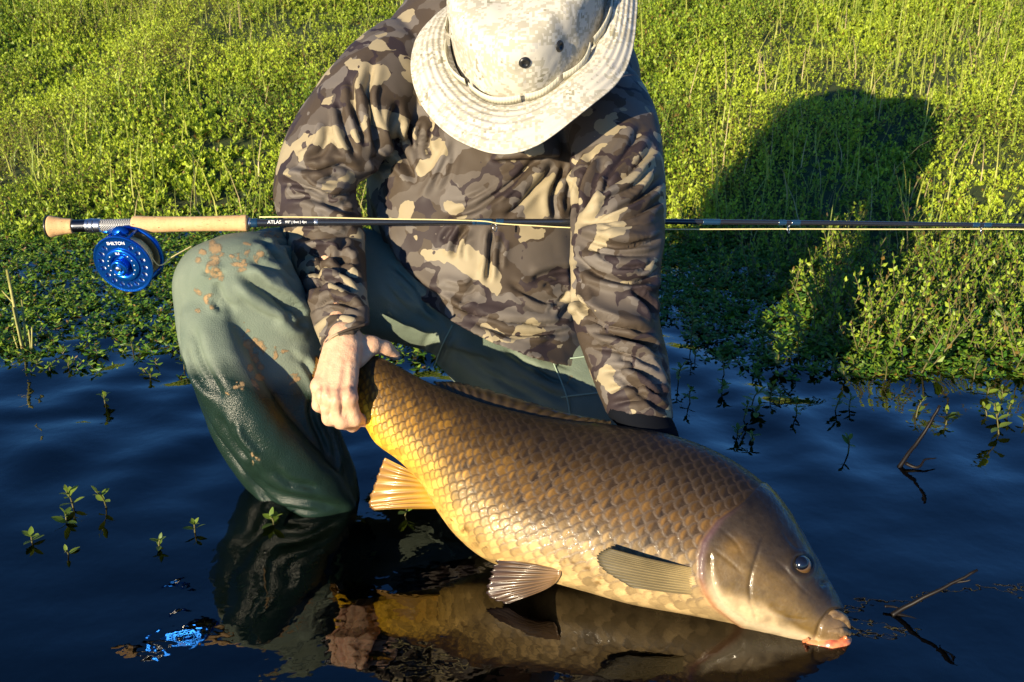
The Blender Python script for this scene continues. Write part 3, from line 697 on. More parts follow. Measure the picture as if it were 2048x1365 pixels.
for mx_, my_, ra in ((415, 500, 34), (480, 520, 26), (500, 505, 22), (410, 600, 22), (440, 545, 30), (505, 680, 32), (520, 745, 26), (560, 705, 18), (590, 755, 16), (470, 770, 16), (420, 540, 20), (545, 470, 14), (1140, 762, 10), (515, 915, 12), (500, 690, 14), (488, 655, 14)):
    for k_ in range(6):
        ox_, oy_ = rf.normal(0, ra * .55, 2); an_ = rf.uniform(0, 3.14); r1, r2 = ra * rf.uniform(.25, .8), ra * rf.uniform(.18, .45)
        dx_, dy_ = x - mx_ - ox_, y - my_ - oy_; mud = np.maximum(mud, rf.uniform(.75, 1) * np.exp(-((dx_ * np.cos(an_) + dy_ * np.sin(an_)) / r1) ** 2 - ((dy_ * np.cos(an_) - dx_ * np.sin(an_)) / r2) ** 2))
mud = np.where(d < 1.75, np.clip(mud * 1.05, 0, 1), 0)
me = mesh_from('waders', V, Q); set_float(me, 'wet', wet); set_float(me, 'mud', mud)
waders = link('waders', me, M_wader, person); waders['label'] = 'green waders, wet below the raised knee and smeared with mud'
WV = V
M_stitch = mat('stitching', (.30, .40, .30), .7)
seam('stitched_seam', [(868, 735), (885, 690), (905, 650)], .0014, M_stitch, waders, WV, .0002, 20)
pk = [(1105, 722), (1125, 770), (1135, 800), (1140, 830)]
seam('pocket_seam', pk, .0013, M_stitch, waders, WV, .0002, 24); seam('pocket_seam', [(1105, 722), (1150, 716), (1180, 712)], .0013, M_stitch, waders, WV, .0002, 20); seam('pocket_seam', [(1122, 795), (1160, 790), (1200, 786)], .0013, M_stitch, waders, WV, .0002, 20)

# ---- hat
edge = [(823, 130, 1.72), (840, 205, 1.66), (895, 268, 1.605), (960, 300, 1.57), (1020, 304, 1.555), (1090, 281, 1.555), (1160, 236, 1.57), (1222, 183, 1.595), (1256, 125, 1.63), (1272, 50, 1.68), (1270, -40, 1.74), (1220, -105, 1.80), (1120, -115, 1.86), (1000, -65, 1.88), (905, 2, 1.84), (845, 55, 1.78)]
base = [(900, 85, 1.725), (914, 140, 1.688), (945, 180, 1.658), (985, 203, 1.636), (1030, 206, 1.62), (1078, 194, 1.615), (1122, 166, 1.62), (1162, 125, 1.637), (1192, 78, 1.66), (1210, 20, 1.69), (1212, -40, 1.73), (1178, -85, 1.77), (1110, -92, 1.80), (1020, -52, 1.81), (950, -5, 1.79), (910, 40, 1.757)]
def closed(pts, n):
    A = np.asarray(pts, float); m = len(A); B = catmull(np.vstack([A[-2:], A, A[:3]]), (m + 4) * 40 + 1)
    return B[80:80 + m * 40 + 1][np.linspace(0, m * 40, n, endpoint=False).astype(int)]
NB = 160
E_ = closed(edge, NB); B_ = closed(base, NB); E3 = P(*E_.T); B3 = P(*B_.T)
bc = B3.mean(0); hax = unit(np.cross(B3[NB // 4] - bc, B3[0] - bc)); hax = hax if hax @ (-AX) > 0 else -hax
ph = np.arange(NB) / NB * 2 * np.pi
rows = []
for f in np.linspace(0, 1, 57):
    r_ = B3 + (E3 - B3) * f + hax * (.014 * np.sin(f * np.pi))
    r_ = r_ + hax * ((.004 * np.sin(3 * ph + .6) + .003 * np.sin(5 * ph + 2)) * f + (.0010 * np.cos(f * 2 * np.pi * 7) if .1 < f else 0))[:, None]
    rows.append(r_)
top = np.stack(rows); und = top[::-1] - hax * .0020
V = np.vstack([top.reshape(-1, 3), und.reshape(-1, 3)]); Q = grid_faces(114, NB, wrap_v=True)
x_ = V; V = V + hax * (.0022 * fbm(V * 28, 3))[:, None]
brim_me = mesh_from('brim', V, Q)
rows = []
for f, sc, up_ in [(-.10, 1.0, 0), (0, 1.0, 0), (.12, .995, 0), (.3, .985, 0), (.5, .965, 0), (.7, .94, 0), (.85, .90, 0), (.95, .84, .0), (1.0, .76, 0), (1.02, .62, 0), (1.03, .4, 0), (1.03, .15, 0)]:
    rows.append(bc + (B3 - bc) * sc * .985 + hax * (.098 * f) - DN * .004 * f)
cr = catmull(np.stack(rows).reshape(len(rows), -1), 46).reshape(-1, 3)
crn = cr + (cr - bc) / np.linalg.norm(cr - bc, axis=1)[:, None] * (.0065 * fbm(cr * 24, 3) + .006 * fbm(cr * 10, 2))[:, None]
Q = grid_faces(46, NB, wrap_v=True); crn, tcap = cap_grid(crn, 46, NB)
hat = link('hat', mesh_from('hat', crn, [Q, tcap[NB:]]), M_hat, person); hat['label'] = 'wide brimmed hat in pale digital camouflage'
link('brim', brim_me, M_hat, hat)
def band_piece(i0, i1, off, wdt, lift):
    ii = np.arange(i0, i1) % NB; m = len(ii); w = np.sin(np.linspace(0, np.pi * 1.0, m)) if lift else 0
    out = unit(B3[ii] - bc) * (.0035 + lift * (w if lift else 0))[:, None] if lift else unit(B3[ii] - bc) * .0035
    lo = B3[ii] + out + hax * off; hi = lo + hax * wdt; n_ = unit(B3[ii] - bc) * .0016
    V = np.stack([lo, lo + n_, hi + n_, hi], 1).reshape(-1, 3)
    return V, [grid_faces(m, 4, wrap_v=True)]
def bnd(name, *a):
    V, f = band_piece(*a); link(name, mesh_from(name, V, f), M_band, hat)
bnd('hat_band', 20, 44, .004, .016, .003); bnd('hat_band', 45, 60, .004, .016, .004); bnd('hat_band', 61, 76, .004, .016, .009); bnd('hat_band', 77, 100, .004, .016, .010); bnd('hat_band', 101, 158, .004, .016, .002); bnd('hat_band', 2, 19, .004, .016, .007)
hx, hy, hd = proj(crn)
hN = vnormals(crn[:46 * NB], Q)
for px, py in ((1050, 128), (1120, 92)):
    i = np.argmin((hx[:46 * NB] - px) ** 2 + (hy[:46 * NB] - py) ** 2 + 1e4 * (hd[:46 * NB] > 1.75)); c_ = crn[i]; n_ = hN[i]; n_ = n_ if n_ @ AX < 0 else -n_
    a = np.cross(n_, [0, 0, 1.0]); a = unit(a); b = np.cross(n_, a); aa = np.linspace(0, 2 * np.pi, 28)
    prof = [(.0, .0006), (.0035, .0006), (.0045, .0022), (.0062, .003), (.0085, .0022), (.0098, -.001)]
    V = np.vstack([c_ + n_ * h_ + r_ * (np.cos(aa[:-1])[:, None] * a + np.sin(aa[:-1])[:, None] * b) for r_, h_ in prof])
    link('vent_eyelet', mesh_from('vent_eyelet', V, grid_faces(len(prof), 27, wrap_v=True)), M_black, hat)

# ================================================================== CARP
Fx = [(640, 722, 640, 800, 1.60, .016), (690, 712, 672, 832, 1.575, .021), (752, 714, 722, 845, 1.555, .027), (800, 737, 752, 887, 1.545, .032), (860, 768, 800, 924, 1.53, .039), (920, 792, 845, 972, 1.515, .046), (985, 813, 880, 1030, 1.50, .053), (1060, 831, 918, 1077, 1.488, .060),
      (1150, 845, 975, 1121, 1.473, .066), (1240, 853, 1060, 1152, 1.458, .070), (1330, 868, 1160, 1181, 1.443, .071), (1410, 895, 1265, 1209, 1.427, .070), (1480, 932, 1370, 1229, 1.41, .066), (1545, 985, 1455, 1246, 1.395, .060), (1595, 1050, 1530, 1263, 1.382, .053),
      (1640, 1130, 1588, 1279, 1.368, .043), (1672, 1190, 1630, 1288, 1.357, .032), (1692, 1232, 1664, 1290, 1.349, .022), (1699, 1252, 1686, 1280, 1.345, .010)]
NS, NA1, NA2 = 690, 300, 76
S = catmull(Fx, NS)
a = np.r_[np.linspace(0, np.pi, NA1, endpoint=False), np.linspace(np.pi, 2 * np.pi, NA2, endpoint=False)]; NA = len(a)
ca, sa = np.cos(a), np.sin(a)
c_ = np.sign(ca) * np.abs(ca) ** .92; s_ = np.sign(sa) * np.abs(sa) ** .86
cx, cy = (S[:, 0] + S[:, 2]) / 2, (S[:, 1] + S[:, 3]) / 2; wx, wy = (S[:, 0] - S[:, 2]) / 2, (S[:, 1] - S[:, 3]) / 2
hh = np.hypot(wx, wy) / F * S[:, 4]
X = cx[:, None] + c_ * wx[:, None]; Y = cy[:, None] + c_ * wy[:, None]
D = S[:, 4:5] - s_ * S[:, 5:6] + c_ * (.17 * hh[:, None])
V = P(X.ravel(), Y.ravel(), D.ravel()); G3 = V.reshape(NS, NA, 3)
mid = G3[:, NA1 // 2]; ell = np.r_[0, np.cumsum(np.linalg.norm(np.diff(mid, axis=0), axis=1))]
# arc length round the body, measured from the lateral line
seg = np.linalg.norm(np.diff(np.concatenate([G3, G3[:, :1]], 1), axis=1), axis=2)
cum = np.concatenate([np.zeros((NS, 1)), np.cumsum(seg, 1)], 1)[:, :-1]
half = cum[:, NA1:NA1 + 1]; tot = cum[:, -1:] + seg[:, -1:]
arc = np.where(np.arange(NA)[None] < NA1, cum - .5 * half, (tot - cum) / np.maximum(tot - half, 1e-6) * half - .5 * half)
sp = np.interp(ell / ell[-1], [0, .12, .35, .6, .8, 1], [.0140, .0150, .0178, .0212, .0222, .0222])
Uc = np.r_[0, np.cumsum(np.diff(ell) / (.485 * sp[1:]))]
U = np.repeat(Uc[:, None], NA, 1).ravel(); R = (arc / sp[:, None]).ravel()
U = U + .45 * fbm(V * 9, 2); R = R + .22 * fbm(V * 9 + 50, 2)
jit = lambda i, j, k: ((np.sin(i * 12.9898 + j * 78.233 + k * 37.7) * 43758.5453) % 1.0)
lx = np.zeros(len(U)); rho = np.ones(len(U)); done = np.zeros(len(U), bool); ci_ = np.zeros(len(U)); cj_ = np.zeros(len(U)); lyv = np.zeros(len(U))
i0 = np.floor(U)
for di in (2, 1, 0, -1):
    i = i0 + di; offs = .5 * (i % 2); j = np.round(R - offs); rc = j + offs + .20 * (jit(i, j, 1) - .5)
    du = (i + .34 * (jit(i, j, 2) - .5) - U) / (1.55 + .22 * jit(i, j, 3)); dr = (R - rc) / (.58 + .06 * jit(i, j, 4)); q = np.sqrt(du ** 2 + dr ** 2)
    ok = (q < 1) & ~done & (du > -.9)
    lx[ok] = du[ok]; rho[ok] = q[ok]; lyv[ok] = dr[ok]; ci_[ok] = i[ok]; cj_[ok] = j[ok]; done |= ok
for di in (2, 1, 0, -1, -2, -3):
    pass
rnd = jit(ci_, cj_, 5)
x, y, d = proj(V)
ox = np.interp(y, [860, 960, 1006, 1042, 1084, 1117, 1156, 1187, 1212, 1240, 1270], [1575, 1530, 1484, 1433, 1403, 1396, 1396, 1406, 1422, 1461, 1500])
hd_ = x - ox                                                   # > 0 on the head
scm = 1 - sstep(-8, 2, hd_)                                    # where scales show
bel = np.repeat(((1 - c_) / 2)[None], NS, 0).ravel()           # 0 back .. 1 belly
sn_ = np.repeat((np.arange(NS) / NS)[:, None], NA, 1).ravel()
bs = sstep(.98, .88, bel)                                      # scales fade on the belly skin
amp = scm * (.25 + .75 * bs)
N = vnormals(V, grid_faces(NS, NA, wrap_v=True))
hgt = amp * (.0008 * np.clip(lx + .1, 0, 1) + .0006 * sstep(1.0, .86, rho) - .0004 * sstep(.6, .1, np.abs(lyv)) * 0)
hgt += .0034 * sstep(-6, 10, hd_) * (1 - .5 * sstep(30, 200, hd_))                       # gill cover stands proud
q, fr = polydist(x, y, [(1524, 1075), (1512, 1115), (1500, 1156), (1500, 1195), (1512, 1230)]); hgt += np.where(np.abs(q) < 30, -.0016 * np.exp(-(q / 4) ** 2) * sstep(0, .3, fr), 0)
q, fr = polydist(x, y, [(1420, 1110), (1424, 1160), (1445, 1205), (1490, 1240)]); hgt += np.where(np.abs(q) < 30, -.0014 * np.exp(-(q / 4) ** 2), 0)
re = np.hypot((x - 1602) / 1.0, (y - 1131) / 1.0); hgt += .0022 * np.exp(-((re - 24) / 8) ** 2) - .003 * np.exp(-(re / 14) ** 2)
re2 = np.hypot(x - 1648, y - 1168); hgt -= .003 * np.exp(-(re2 / 7) ** 2)
q, fr = polydist(x, y, [(1632, 1275), (1642, 1245), (1665, 1222), (1692, 1228)]); hgt += np.where(np.abs(q) < 30, -.0030 * np.exp(-(q / 5) ** 2), 0)
for hl_ in ([(1440, 1060), (1470, 1085), (1490, 1120)], [(1420, 1095), (1455, 1120), (1488, 1150)], [(1540, 1110), (1570, 1140), (1600, 1175), (1630, 1200)], [(1560, 1060), (1590, 1095), (1615, 1100)], [(1530, 1215), (1580, 1235), (1625, 1240)]):
    q, fr = polydist(x, y, hl_); hgt += np.where(np.abs(q) < 30, -.0008 * np.exp(-(q / 4) ** 2) * sstep(0, .3, fr) * sstep(0, .3, 1 - fr), 0)
hgt += sstep(-3, 5, hd_) * .0007 * fbm(V * 70, 3)
hgt += .0012 * fbm(V * 26, 2) * (1 - .6 * scm) + .0008 * fbm(V * 12, 2)
V = V + N * hgt[:, None]
# colours
lp = lambda a_, b_, t_: np.asarray(a_) + (np.asarray(b_) - np.asarray(a_)) * np.asarray(t_)[:, None]
tail = sstep(.62, .02, sn_)
flank = lp((.165, .084, .018), (.42, .205, .013), tail); back = lp((.017, .012, .006), (.055, .031, .007), tail); low = lp((.52, .365, .17), (.84, .47, .016), tail)
nb = bel + .05 * fbm(V * 14, 3)
C = lp(back, flank, np.zeros(len(V))); C = back + (flank - back) * sstep(.08, .60, nb)[:, None]; C = C + (low - C) * sstep(.52, .82, nb)[:, None]
C = C * ((.62 + .70 * rnd) * (1 + .40 * fbm(V * 45, 3)) * (1 + .25 * fbm(V * 11, 2)))[:, None]
dark = lp((.014, .010, .009), (.022, .012, .004), tail)
base_m = sstep(.66, .34, lx) * (1 - sstep(.60, .86, nb)) * (.35 + .65 * jit(ci_, cj_, 9))
C = C + (dark - C) * (amp * base_m * .93)[:, None]
outl = sstep(.66, .84, rho) * amp
rimc = lp((.060, .042, .030), (.06, .034, .010), tail); rimc = rimc * (.55 + .9 * sstep(.1, .6, nb))[:, None]; C = C + (rimc - C) * (outl * .80 * (1 - .5 * sstep(.6, .9, nb)))[:, None]
edg = sstep(.88, .95, rho) * amp; ec_ = lp((.13, .095, .065), (.03, .018, .006), sstep(.2, .6, tail)); C = C + (ec_ - C) * (.45 * (.5 + .5 * sstep(-.3, .3, fbm(V * 55, 2))) * edg * sstep(.08, .4, nb) * (1 - .6 * sstep(.7, .95, nb)))[:, None]
# head
hm = sstep(-3, 5, hd_)
hy_ = y + .42 * (x - 1400) * 0; hb = bel + .10 * fbm(V * 22, 3) + .05 * sstep(60, 240, hd_) * 0
hc = lp((.012, .009, .006), (.044, .030, .016), sstep(.12, .45, hb)); hc = hc + (np.array([.150, .092, .026]) - hc) * sstep(.42, .66, hb)[:, None]; hc = hc + (np.array([.56, .42, .24]) - hc) * sstep(.74, .88, hb)[:, None]
gold = np.exp(-(((x - 1470) / 26) ** 2 + ((y - 1095) / 20) ** 2)); hc = hc + (np.array([.20, .11, .02]) - hc) * (.55 * gold)[:, None]
hc = hc * (1 + .35 * fbm(V * 38, 3) + .25 * fbm(V * 120, 2))[:, None]; C = C + (hc - C) * hm[:, None]
rim = np.exp(-((hd_ - 6) / 9) ** 2) * sstep(1000, 1080, y); rc_ = lp((.13, .070, .075), (.40, .17, .07), sstep(1130, 1200, y)); C = C + (rc_ - C) * (.8 * rim * (bel > .2))[:, None]
q, fr = polydist(x, y, [(1418, 1118), (1424, 1160), (1445, 1205), (1490, 1238), (1560, 1260), (1610, 1275)]); w_ = np.exp(-(np.abs(q) / 9) ** 2) * sstep(0, .25, fr); C = C + (np.array([.62, .50, .32]) - C) * (.85 * w_ * hm)[:, None]
q, fr = polydist(x, y, [(1520, 1080), (1510, 1115), (1500, 1156), (1500, 1195)]); C = C * (1 - .35 * np.exp(-(q / 4) ** 2) * (np.abs(q) < 20))[:, None]
q, fr = polydist(x, y, [(1632, 1275), (1642, 1245), (1665, 1222), (1692, 1228)]); mo = sstep(-12, 14, -q) * (x > 1600) * 0 + np.exp(-(np.hypot(x - 1672, y - 1262) / 34) ** 2); C = C + (np.array([.26, .165, .08]) - C) * (.7 * np.clip(mo, 0, 1))[:, None]
# blood-brown blotches on the belly
for bx_, by_, br_ in ((1140, 1105, 13), (1130, 1120, 10), (1175, 1135, 9), (1150, 1125, 9), (1198, 1162, 11), (1105, 1118, 8), (905, 1040, 9), (930, 1060, 9), (955, 1085, 7), (885, 1020, 8), (970, 1095, 6), (862, 1000, 4)):
    b_ = np.exp(-((x - bx_) ** 2 + (y - by_) ** 2) / br_ ** 2) * sstep(-.15, .35, fbm(V * 190, 3)); C = C + (np.array([.13, .065, .012]) - C) * (.85 * b_)[:, None]
C = np.clip(C * .88, .004, 1)
fishc = V.reshape(NS, NA, 3)[250].mean(0)
carp = root('carp', tuple(fishc), 'large golden brown common carp held by the tail over the water', 'carp')
Q = grid_faces(NS, NA, wrap_v=True); Vc, tcap = cap_grid(V, NS, NA); Cc = np.vstack([C, C[0], C[-1]])
me = mesh_from('body', Vc, [Q[:, ::-1], tcap[:, ::-1]]); set_color(me, 'col', Cc); set_float(me, 'gl', np.r_[.06 + .50 * hm, .1, .3]); link('body', me, M_fish, carp)
bm = bmesh.new(); bm.from_mesh(me); bmesh.ops.recalc_face_normals(bm, faces=bm.faces); bm.to_mesh(me); bm.free()
FV = V; fx_, fy_, fd_ = x, y, d; front = (np.arange(len(V)) % NA) < NA1
def fish_d(px, py):
    m = front & (np.abs(fx_ - px) < 5) & (np.abs(fy_ - py) < 5)
    return fd_[m].min() if m.any() else float(np.interp(px, S[:, 2], S[:, 4]))
def fin(name, base, tip, nr, th, c0, c1, c2, ragged=.05, nu=90, nv=22, curve=.006, label=None):
    """base, tip: rows px py d; a fan of fin rays with raised ribs"""
    r = np.random.default_rng(len(name) + nr)
    Bp = P(*catmull(base, nu).T); Tp = P(*catmull(tip, nu).T)
    u = np.linspace(0, 1, nu); v = np.linspace(0, 1, nv)
    rag = 1 - ragged * (.5 + .5 * np.cos(u * nr * 2 * np.pi)) * r.uniform(.3, 1, nu) - ragged * .5 * r.random(nu)
    W = Bp[:, None] + (Tp - Bp)[:, None] * (v[None, :, None] * rag[:, None, None])
    du = np.gradient(W, axis=0); dv = np.gradient(W, axis=1); n_ = unit(np.cross(du, dv)); n_ = np.where((n_ @ AX)[..., None] > 0, -n_, n_)
    W = W + n_ * ((curve * np.sin(np.pi * v))[None, :, None] + (.0011 * np.cos(u * nr * 2 * np.pi))[:, None, None] * (v * (1.1 - v) * 3)[None, :, None])
    t_ = (th * (1 - .8 * v))[None, :, None]
    A, B2 = W + n_ * t_, W - n_ * t_
    V = np.vstack([A.reshape(-1, 3), B2.reshape(-1, 3)]); f = grid_faces(nu, nv); n0 = nu * nv
    bnd_ = np.r_[np.arange(nv), np.arange(2, nu) * nv - 1 if 0 else np.arange(1, nu) * nv + nv - 1, (nu - 1) * nv + np.arange(nv - 2, -1, -1), np.arange(nu - 2, 0, -1) * nv]
    b2 = np.roll(bnd_, -1); rim = np.stack([bnd_, b2, b2 + n0, bnd_ + n0], -1)
    rib = .5 + .5 * np.cos(u * nr * 2 * np.pi)
    cc = np.asarray(c0) + (np.asarray(c1) - np.asarray(c0)) * v[None, :, None] * np.ones((nu, 1, 1)); cc = cc + (np.asarray(c2) - cc) * (.75 * (1 - rib))[:, None, None] * sstep(.05, .4, v)[None, :, None]
    cc = cc * (1 + .25 * fbm(W.reshape(-1, 3) * 60, 2)).reshape(nu, nv, 1)
    me = mesh_from(name, V, [f, f[:, ::-1] + n0, rim]); set_color(me, 'col', np.clip(np.vstack([cc.reshape(-1, 3)] * 2), .003, 1))
    o = link(name, me, M_fin, carp)
    if label: o['label'] = label
    return o
fin('anal_fin', [(836, 948, 1.512), (852, 968, 1.508), (868, 992, 1.500), (880, 1018, 1.494)], [(768, 915, 1.525), (752, 955, 1.520), (736, 1005, 1.512), (745, 1021, 1.505)], 8, .0028, (.58, .33, .035), (.50, .27, .055), (.27, .13, .035), .04, label='orange anal fin with dark rays')
fin('pelvic_fin', [(1124, 1140, fish_d(1120, 1140) + .004), (1122, 1148, fish_d(1120, 1148)), (1116, 1157, fish_d(1110, 1155)), (1108, 1165, fish_d(1105, 1160))], [(992, 1118, 1.425), (978, 1150, 1.418), (973, 1192, 1.412), (1012, 1210, 1.408)], 9, .0024, (.27, .16, .07), (.10, .06, .040), (.035, .022, .016), .06, label='brown fanned pelvic fin')
fd0 = fish_d(1405, 1150)
fin('pectoral_fin', [(1412, 1140, fd0 + .007), (1414, 1154, fd0 + .007), (1413, 1170, fd0 + .008), (1408, 1188, fd0 + .012)], [(1215, 1096, fish_d(1215, 1096) - .020), (1192, 1110, fish_d(1192, 1110) - .020), (1205, 1140, fish_d(1205, 1140) - .018), (1262, 1176, fish_d(1262, 1170) - .014)], 13, .0028, (.50, .37, .16), (.16, .13, .07), (.10, .085, .05), .03, label='pale olive pectoral fin folded back')
DL = S[(S[:, 0] > 868) & (S[:, 0] < 1225)][::8]
fin('dorsal_fin', [(r_[0] + 3, r_[1] + 7, r_[4] + .17 * .1) for r_ in DL], [(866, 766, 1.575), (905, 762, 1.57), (960, 774, 1.56), (1040, 797, 1.545), (1130, 824, 1.53), (1195, 840, 1.515), (1222, 848, 1.505)], 17, .003, (.07, .045, .018), (.045, .03, .014), (.016, .011, .006), .10, nu=140)
fin('caudal_fin', [(648, 728, 1.602), (644, 745, 1.604), (641, 775, 1.604), (642, 798, 1.602)], [(606, 668, 1.76), (598, 715, 1.72), (600, 775, 1.72), (610, 826, 1.75)], 15, .003, (.20, .10, .02), (.10, .05, .02), (.06, .03, .015), .05)
# eye
ec = P1(1602, 1131, fish_d(1602, 1131) + .005); n_ = unit(CP - ec)
def ball(c, r, sq, nrm, n=22, m=32):
    A_ = unit(np.cross(nrm, [0, 0, 1.0])); B2 = np.cross(nrm, A_); th = np.linspace(0.02, np.pi - .02, n); ph_ = np.linspace(0, 2 * np.pi, m, endpoint=False)
    V = np.stack([c + r * (np.sin(t_) * (np.cos(ph_)[:, None] * A_ + np.sin(ph_)[:, None] * B2)) + nrm * (r * sq * np.cos(t_)) for t_ in th]).reshape(-1, 3)
    q = grid_faces(n, m, wrap_v=True); V, t_ = cap_grid(V, n, m); return V, [q[:, ::-1], t_[:, ::-1]]
v_, f_ = ball(ec, .0136, .72, n_); eye = link('eye', mesh_from('eye', v_, f_), M_eye, carp)
v_, f_ = ball(ec + n_ * .0052 - DN * .0026, .0100, .60, n_); link('pupil', mesh_from('pupil', v_, f_), M_pupil, eye)
def lip(name, pts, rad, material, dofs):
    A = catmull(pts, 40); dd = np.array([fish_d(p[0], p[1]) for p in pts]); dd = np.interp(np.linspace(0, 1, 40), np.linspace(0, 1, len(pts)), dd)
    rd = np.interp(np.linspace(0, 1, 40), np.linspace(0, 1, len(rad)), rad); path = P(A[:, 0], A[:, 1], dd + dofs)
    V, f = tube(path, rd, 18); N_ = V - np.repeat(np.vstack([path]), 18, 0).mean(0) if 0 else None
    V = V + .0010 * np.stack([fbm(V * 120 + k_ * 9, 2) for k_ in range(3)], -1)
    return link(name, mesh_from(name, V, f), material, carp)
lip('upper_lip', [(1632, 1262), (1648, 1240), (1668, 1230), (1688, 1240), (1698, 1256)], [.002, .005, .0075, .0065, .003], M_jaw, .006)
lip('jaw_fold', [(1636, 1272), (1656, 1262), (1680, 1262), (1698, 1268)], [.003, .006, .0075, .004], M_jaw, .004)
lip('lower_lip', [(1608, 1278), (1632, 1289), (1660, 1290), (1684, 1286), (1702, 1282)], [.003, .0085, .0115, .010, .005], M_lip, .002)
lip('barbel', [(1618, 1278), (1608, 1284), (1602, 1292)], [.0025, .002, .0008], M_lip, -.004)
lip('barbel', [(1690, 1275), (1700, 1280), (1706, 1284)], [.0025, .002, .0008], M_lip, -.004)

# ================================================================== FISHING ROD
def rodp(px):
    px = np.asarray(px, float)
    y_ = np.interp(px, [60, 100, 300, 500, 640, 1000, 1330, 1700, 2048, 3000], [454.5, 453.5, 449.5, 446.5, 445, 444, 443.5, 447, 452, 470])
    d_ = np.interp(px, [60, 1140, 1330, 2048, 3000], [1.655, 1.673, 1.690, 1.76, 1.87]); return P(px, y_, d_)
rod = root('fishing_rod', tuple(rodp(300)), 'dark fly rod with cork grip lying across the knee and behind one arm', 'fishing rod')
def rpart(name, xs, rs, material, n=24, sub=8, parent=None):
    xs = np.asarray(xs, float); i = np.linspace(0, len(xs) - 1, (len(xs) - 1) * sub + 1)
    xx = np.interp(i, np.arange(len(xs)), xs); r_ = catmull(np.asarray(rs, float)[:, None], len(i))[:, 0]
    sc = np.linalg.norm(rodp(600) - rodp(601)); V, f = tube(rodp(xx), r_ * sc, n); return link(name, mesh_from(name, V, f), material, parent or rod)
rpart('butt_cap', [94, 95, 98, 100], [15, 21, 22, 21], M_black)
rpart('fighting_butt', [98, 103, 115, 130, 146, 147], [20.5, 21.5, 19, 16, 14.5, 12], M_cork)
rpart('reel_seat_barrel', [146, 150, 165, 178], [12.2, 12.5, 12.5, 12.5], M_dkmetal)
for xa, xb, rr_ in ((173, 180, 13.6), (181, 189, 14.4), (190, 203, 13.8)): rpart('locking_ring', [xa, xa + .5, xb - .5, xb], [rr_ - 1, rr_, rr_, rr_ - 1], M_silver)
rpart('reel_seat_insert', [203, 206, 265, 268], [12.2, 12.4, 12.4, 12.2], M_seat)
rpart('cork_grip', [266, 268, 275, 300, 380, 440, 480, 494, 497], [15, 17.5, 18, 16.5, 15, 15.3, 16.2, 16.6, 14], M_cork)
rpart('winding_check', [497, 498, 501, 502], [9.5, 10.3, 10.3, 9.5], M_silver)
rpart('rod_wrap', [501, 503, 514, 516], [8.6, 9, 9, 8.4], M_wrap)
rpart('blank', [500, 560, 640, 940, 1330, 2048, 2900], [8.0, 7.6, 6.9, 6.1, 5.6, 4.4, 2.2], M_blank, sub=20)
rpart('alloy_ring', [629, 630, 636, 637], [7.2, 7.9, 7.9, 7.2], M_silver)
for xa, xb in ((945, 952), (953, 985), (992, 1008), (1405, 1440), (1556, 1572), (1582, 1600), (1944, 1958), (1966, 1982)):
    rr_ = np.interp((xa + xb) / 2, [940, 1330, 2048], [6.7, 6.2, 5.0]); rpart('rod_wrap', [xa, xa + 1, xb - 1, xb], [rr_ - .6, rr_, rr_, rr_ - .6], M_wrap)
for gx, gr in ((1577, 6.5), (1962, 5.5), (990, 6)):
    c0 = rodp(gx); r_ = gr / F * 1.73; aa = np.linspace(0, 2 * np.pi, 25)
    c1 = c0 + DN * (r_ * 2.0); ring = c1 + r_ * 1.2 * (np.cos(aa)[:, None] * DN + np.sin(aa)[:, None] * (AX * .85 + RT * .5)); V1, f1 = tube(ring, .0009, 8)
    leg = np.stack([c0 + RT * .004 + DN * .003, c1 - DN * r_ * .8]); V2, f2 = tube(leg, .001, 8); Vg, fg = merge([(V1, f1), (V2, f2)])
    link('line_guide', mesh_from('line_guide', Vg, fg), M_silver, rod)
def lettering(name, txt, size, origin, xdir, ydir, parent, material, align='LEFT', ext=.0001):
    cu = bpy.data.curves.new('txt', 'FONT'); cu.body = txt; cu.size = size; cu.align_x = align; cu.align_y = 'CENTER'; cu.extrude = ext; cu.offset = size * .012
    o = bpy.data.objects.new('txt', cu); COL.objects.link(o); dg = bpy.context.evaluated_depsgraph_get()
    me = bpy.data.meshes.new_from_object(o.evaluated_get(dg)); bpy.data.objects.remove(o)
    xd = Vector(xdir).normalized(); yd = Vector(ydir).normalized(); zd = xd.cross(yd)
    M = Matrix((xd, yd, zd)).transposed().to_4x4(); M.translation = Vector(origin); me.transform(M); me.materials.clear()
    return link(name, me, material, parent)
sc0 = 1.665 / F
lettering('lettering', "ATLAS", 9.5 * sc0, rodp(537) - AX * (8.5 * sc0) , rodp(600) - rodp(540), -DN, rod, M_white)
lettering('lettering', "9'0\" | 8wt | 4pc", 7.0 * sc0, rodp(572) - AX * (8.3 * sc0), rodp(640) - rodp(570), -DN, rod, M_white)

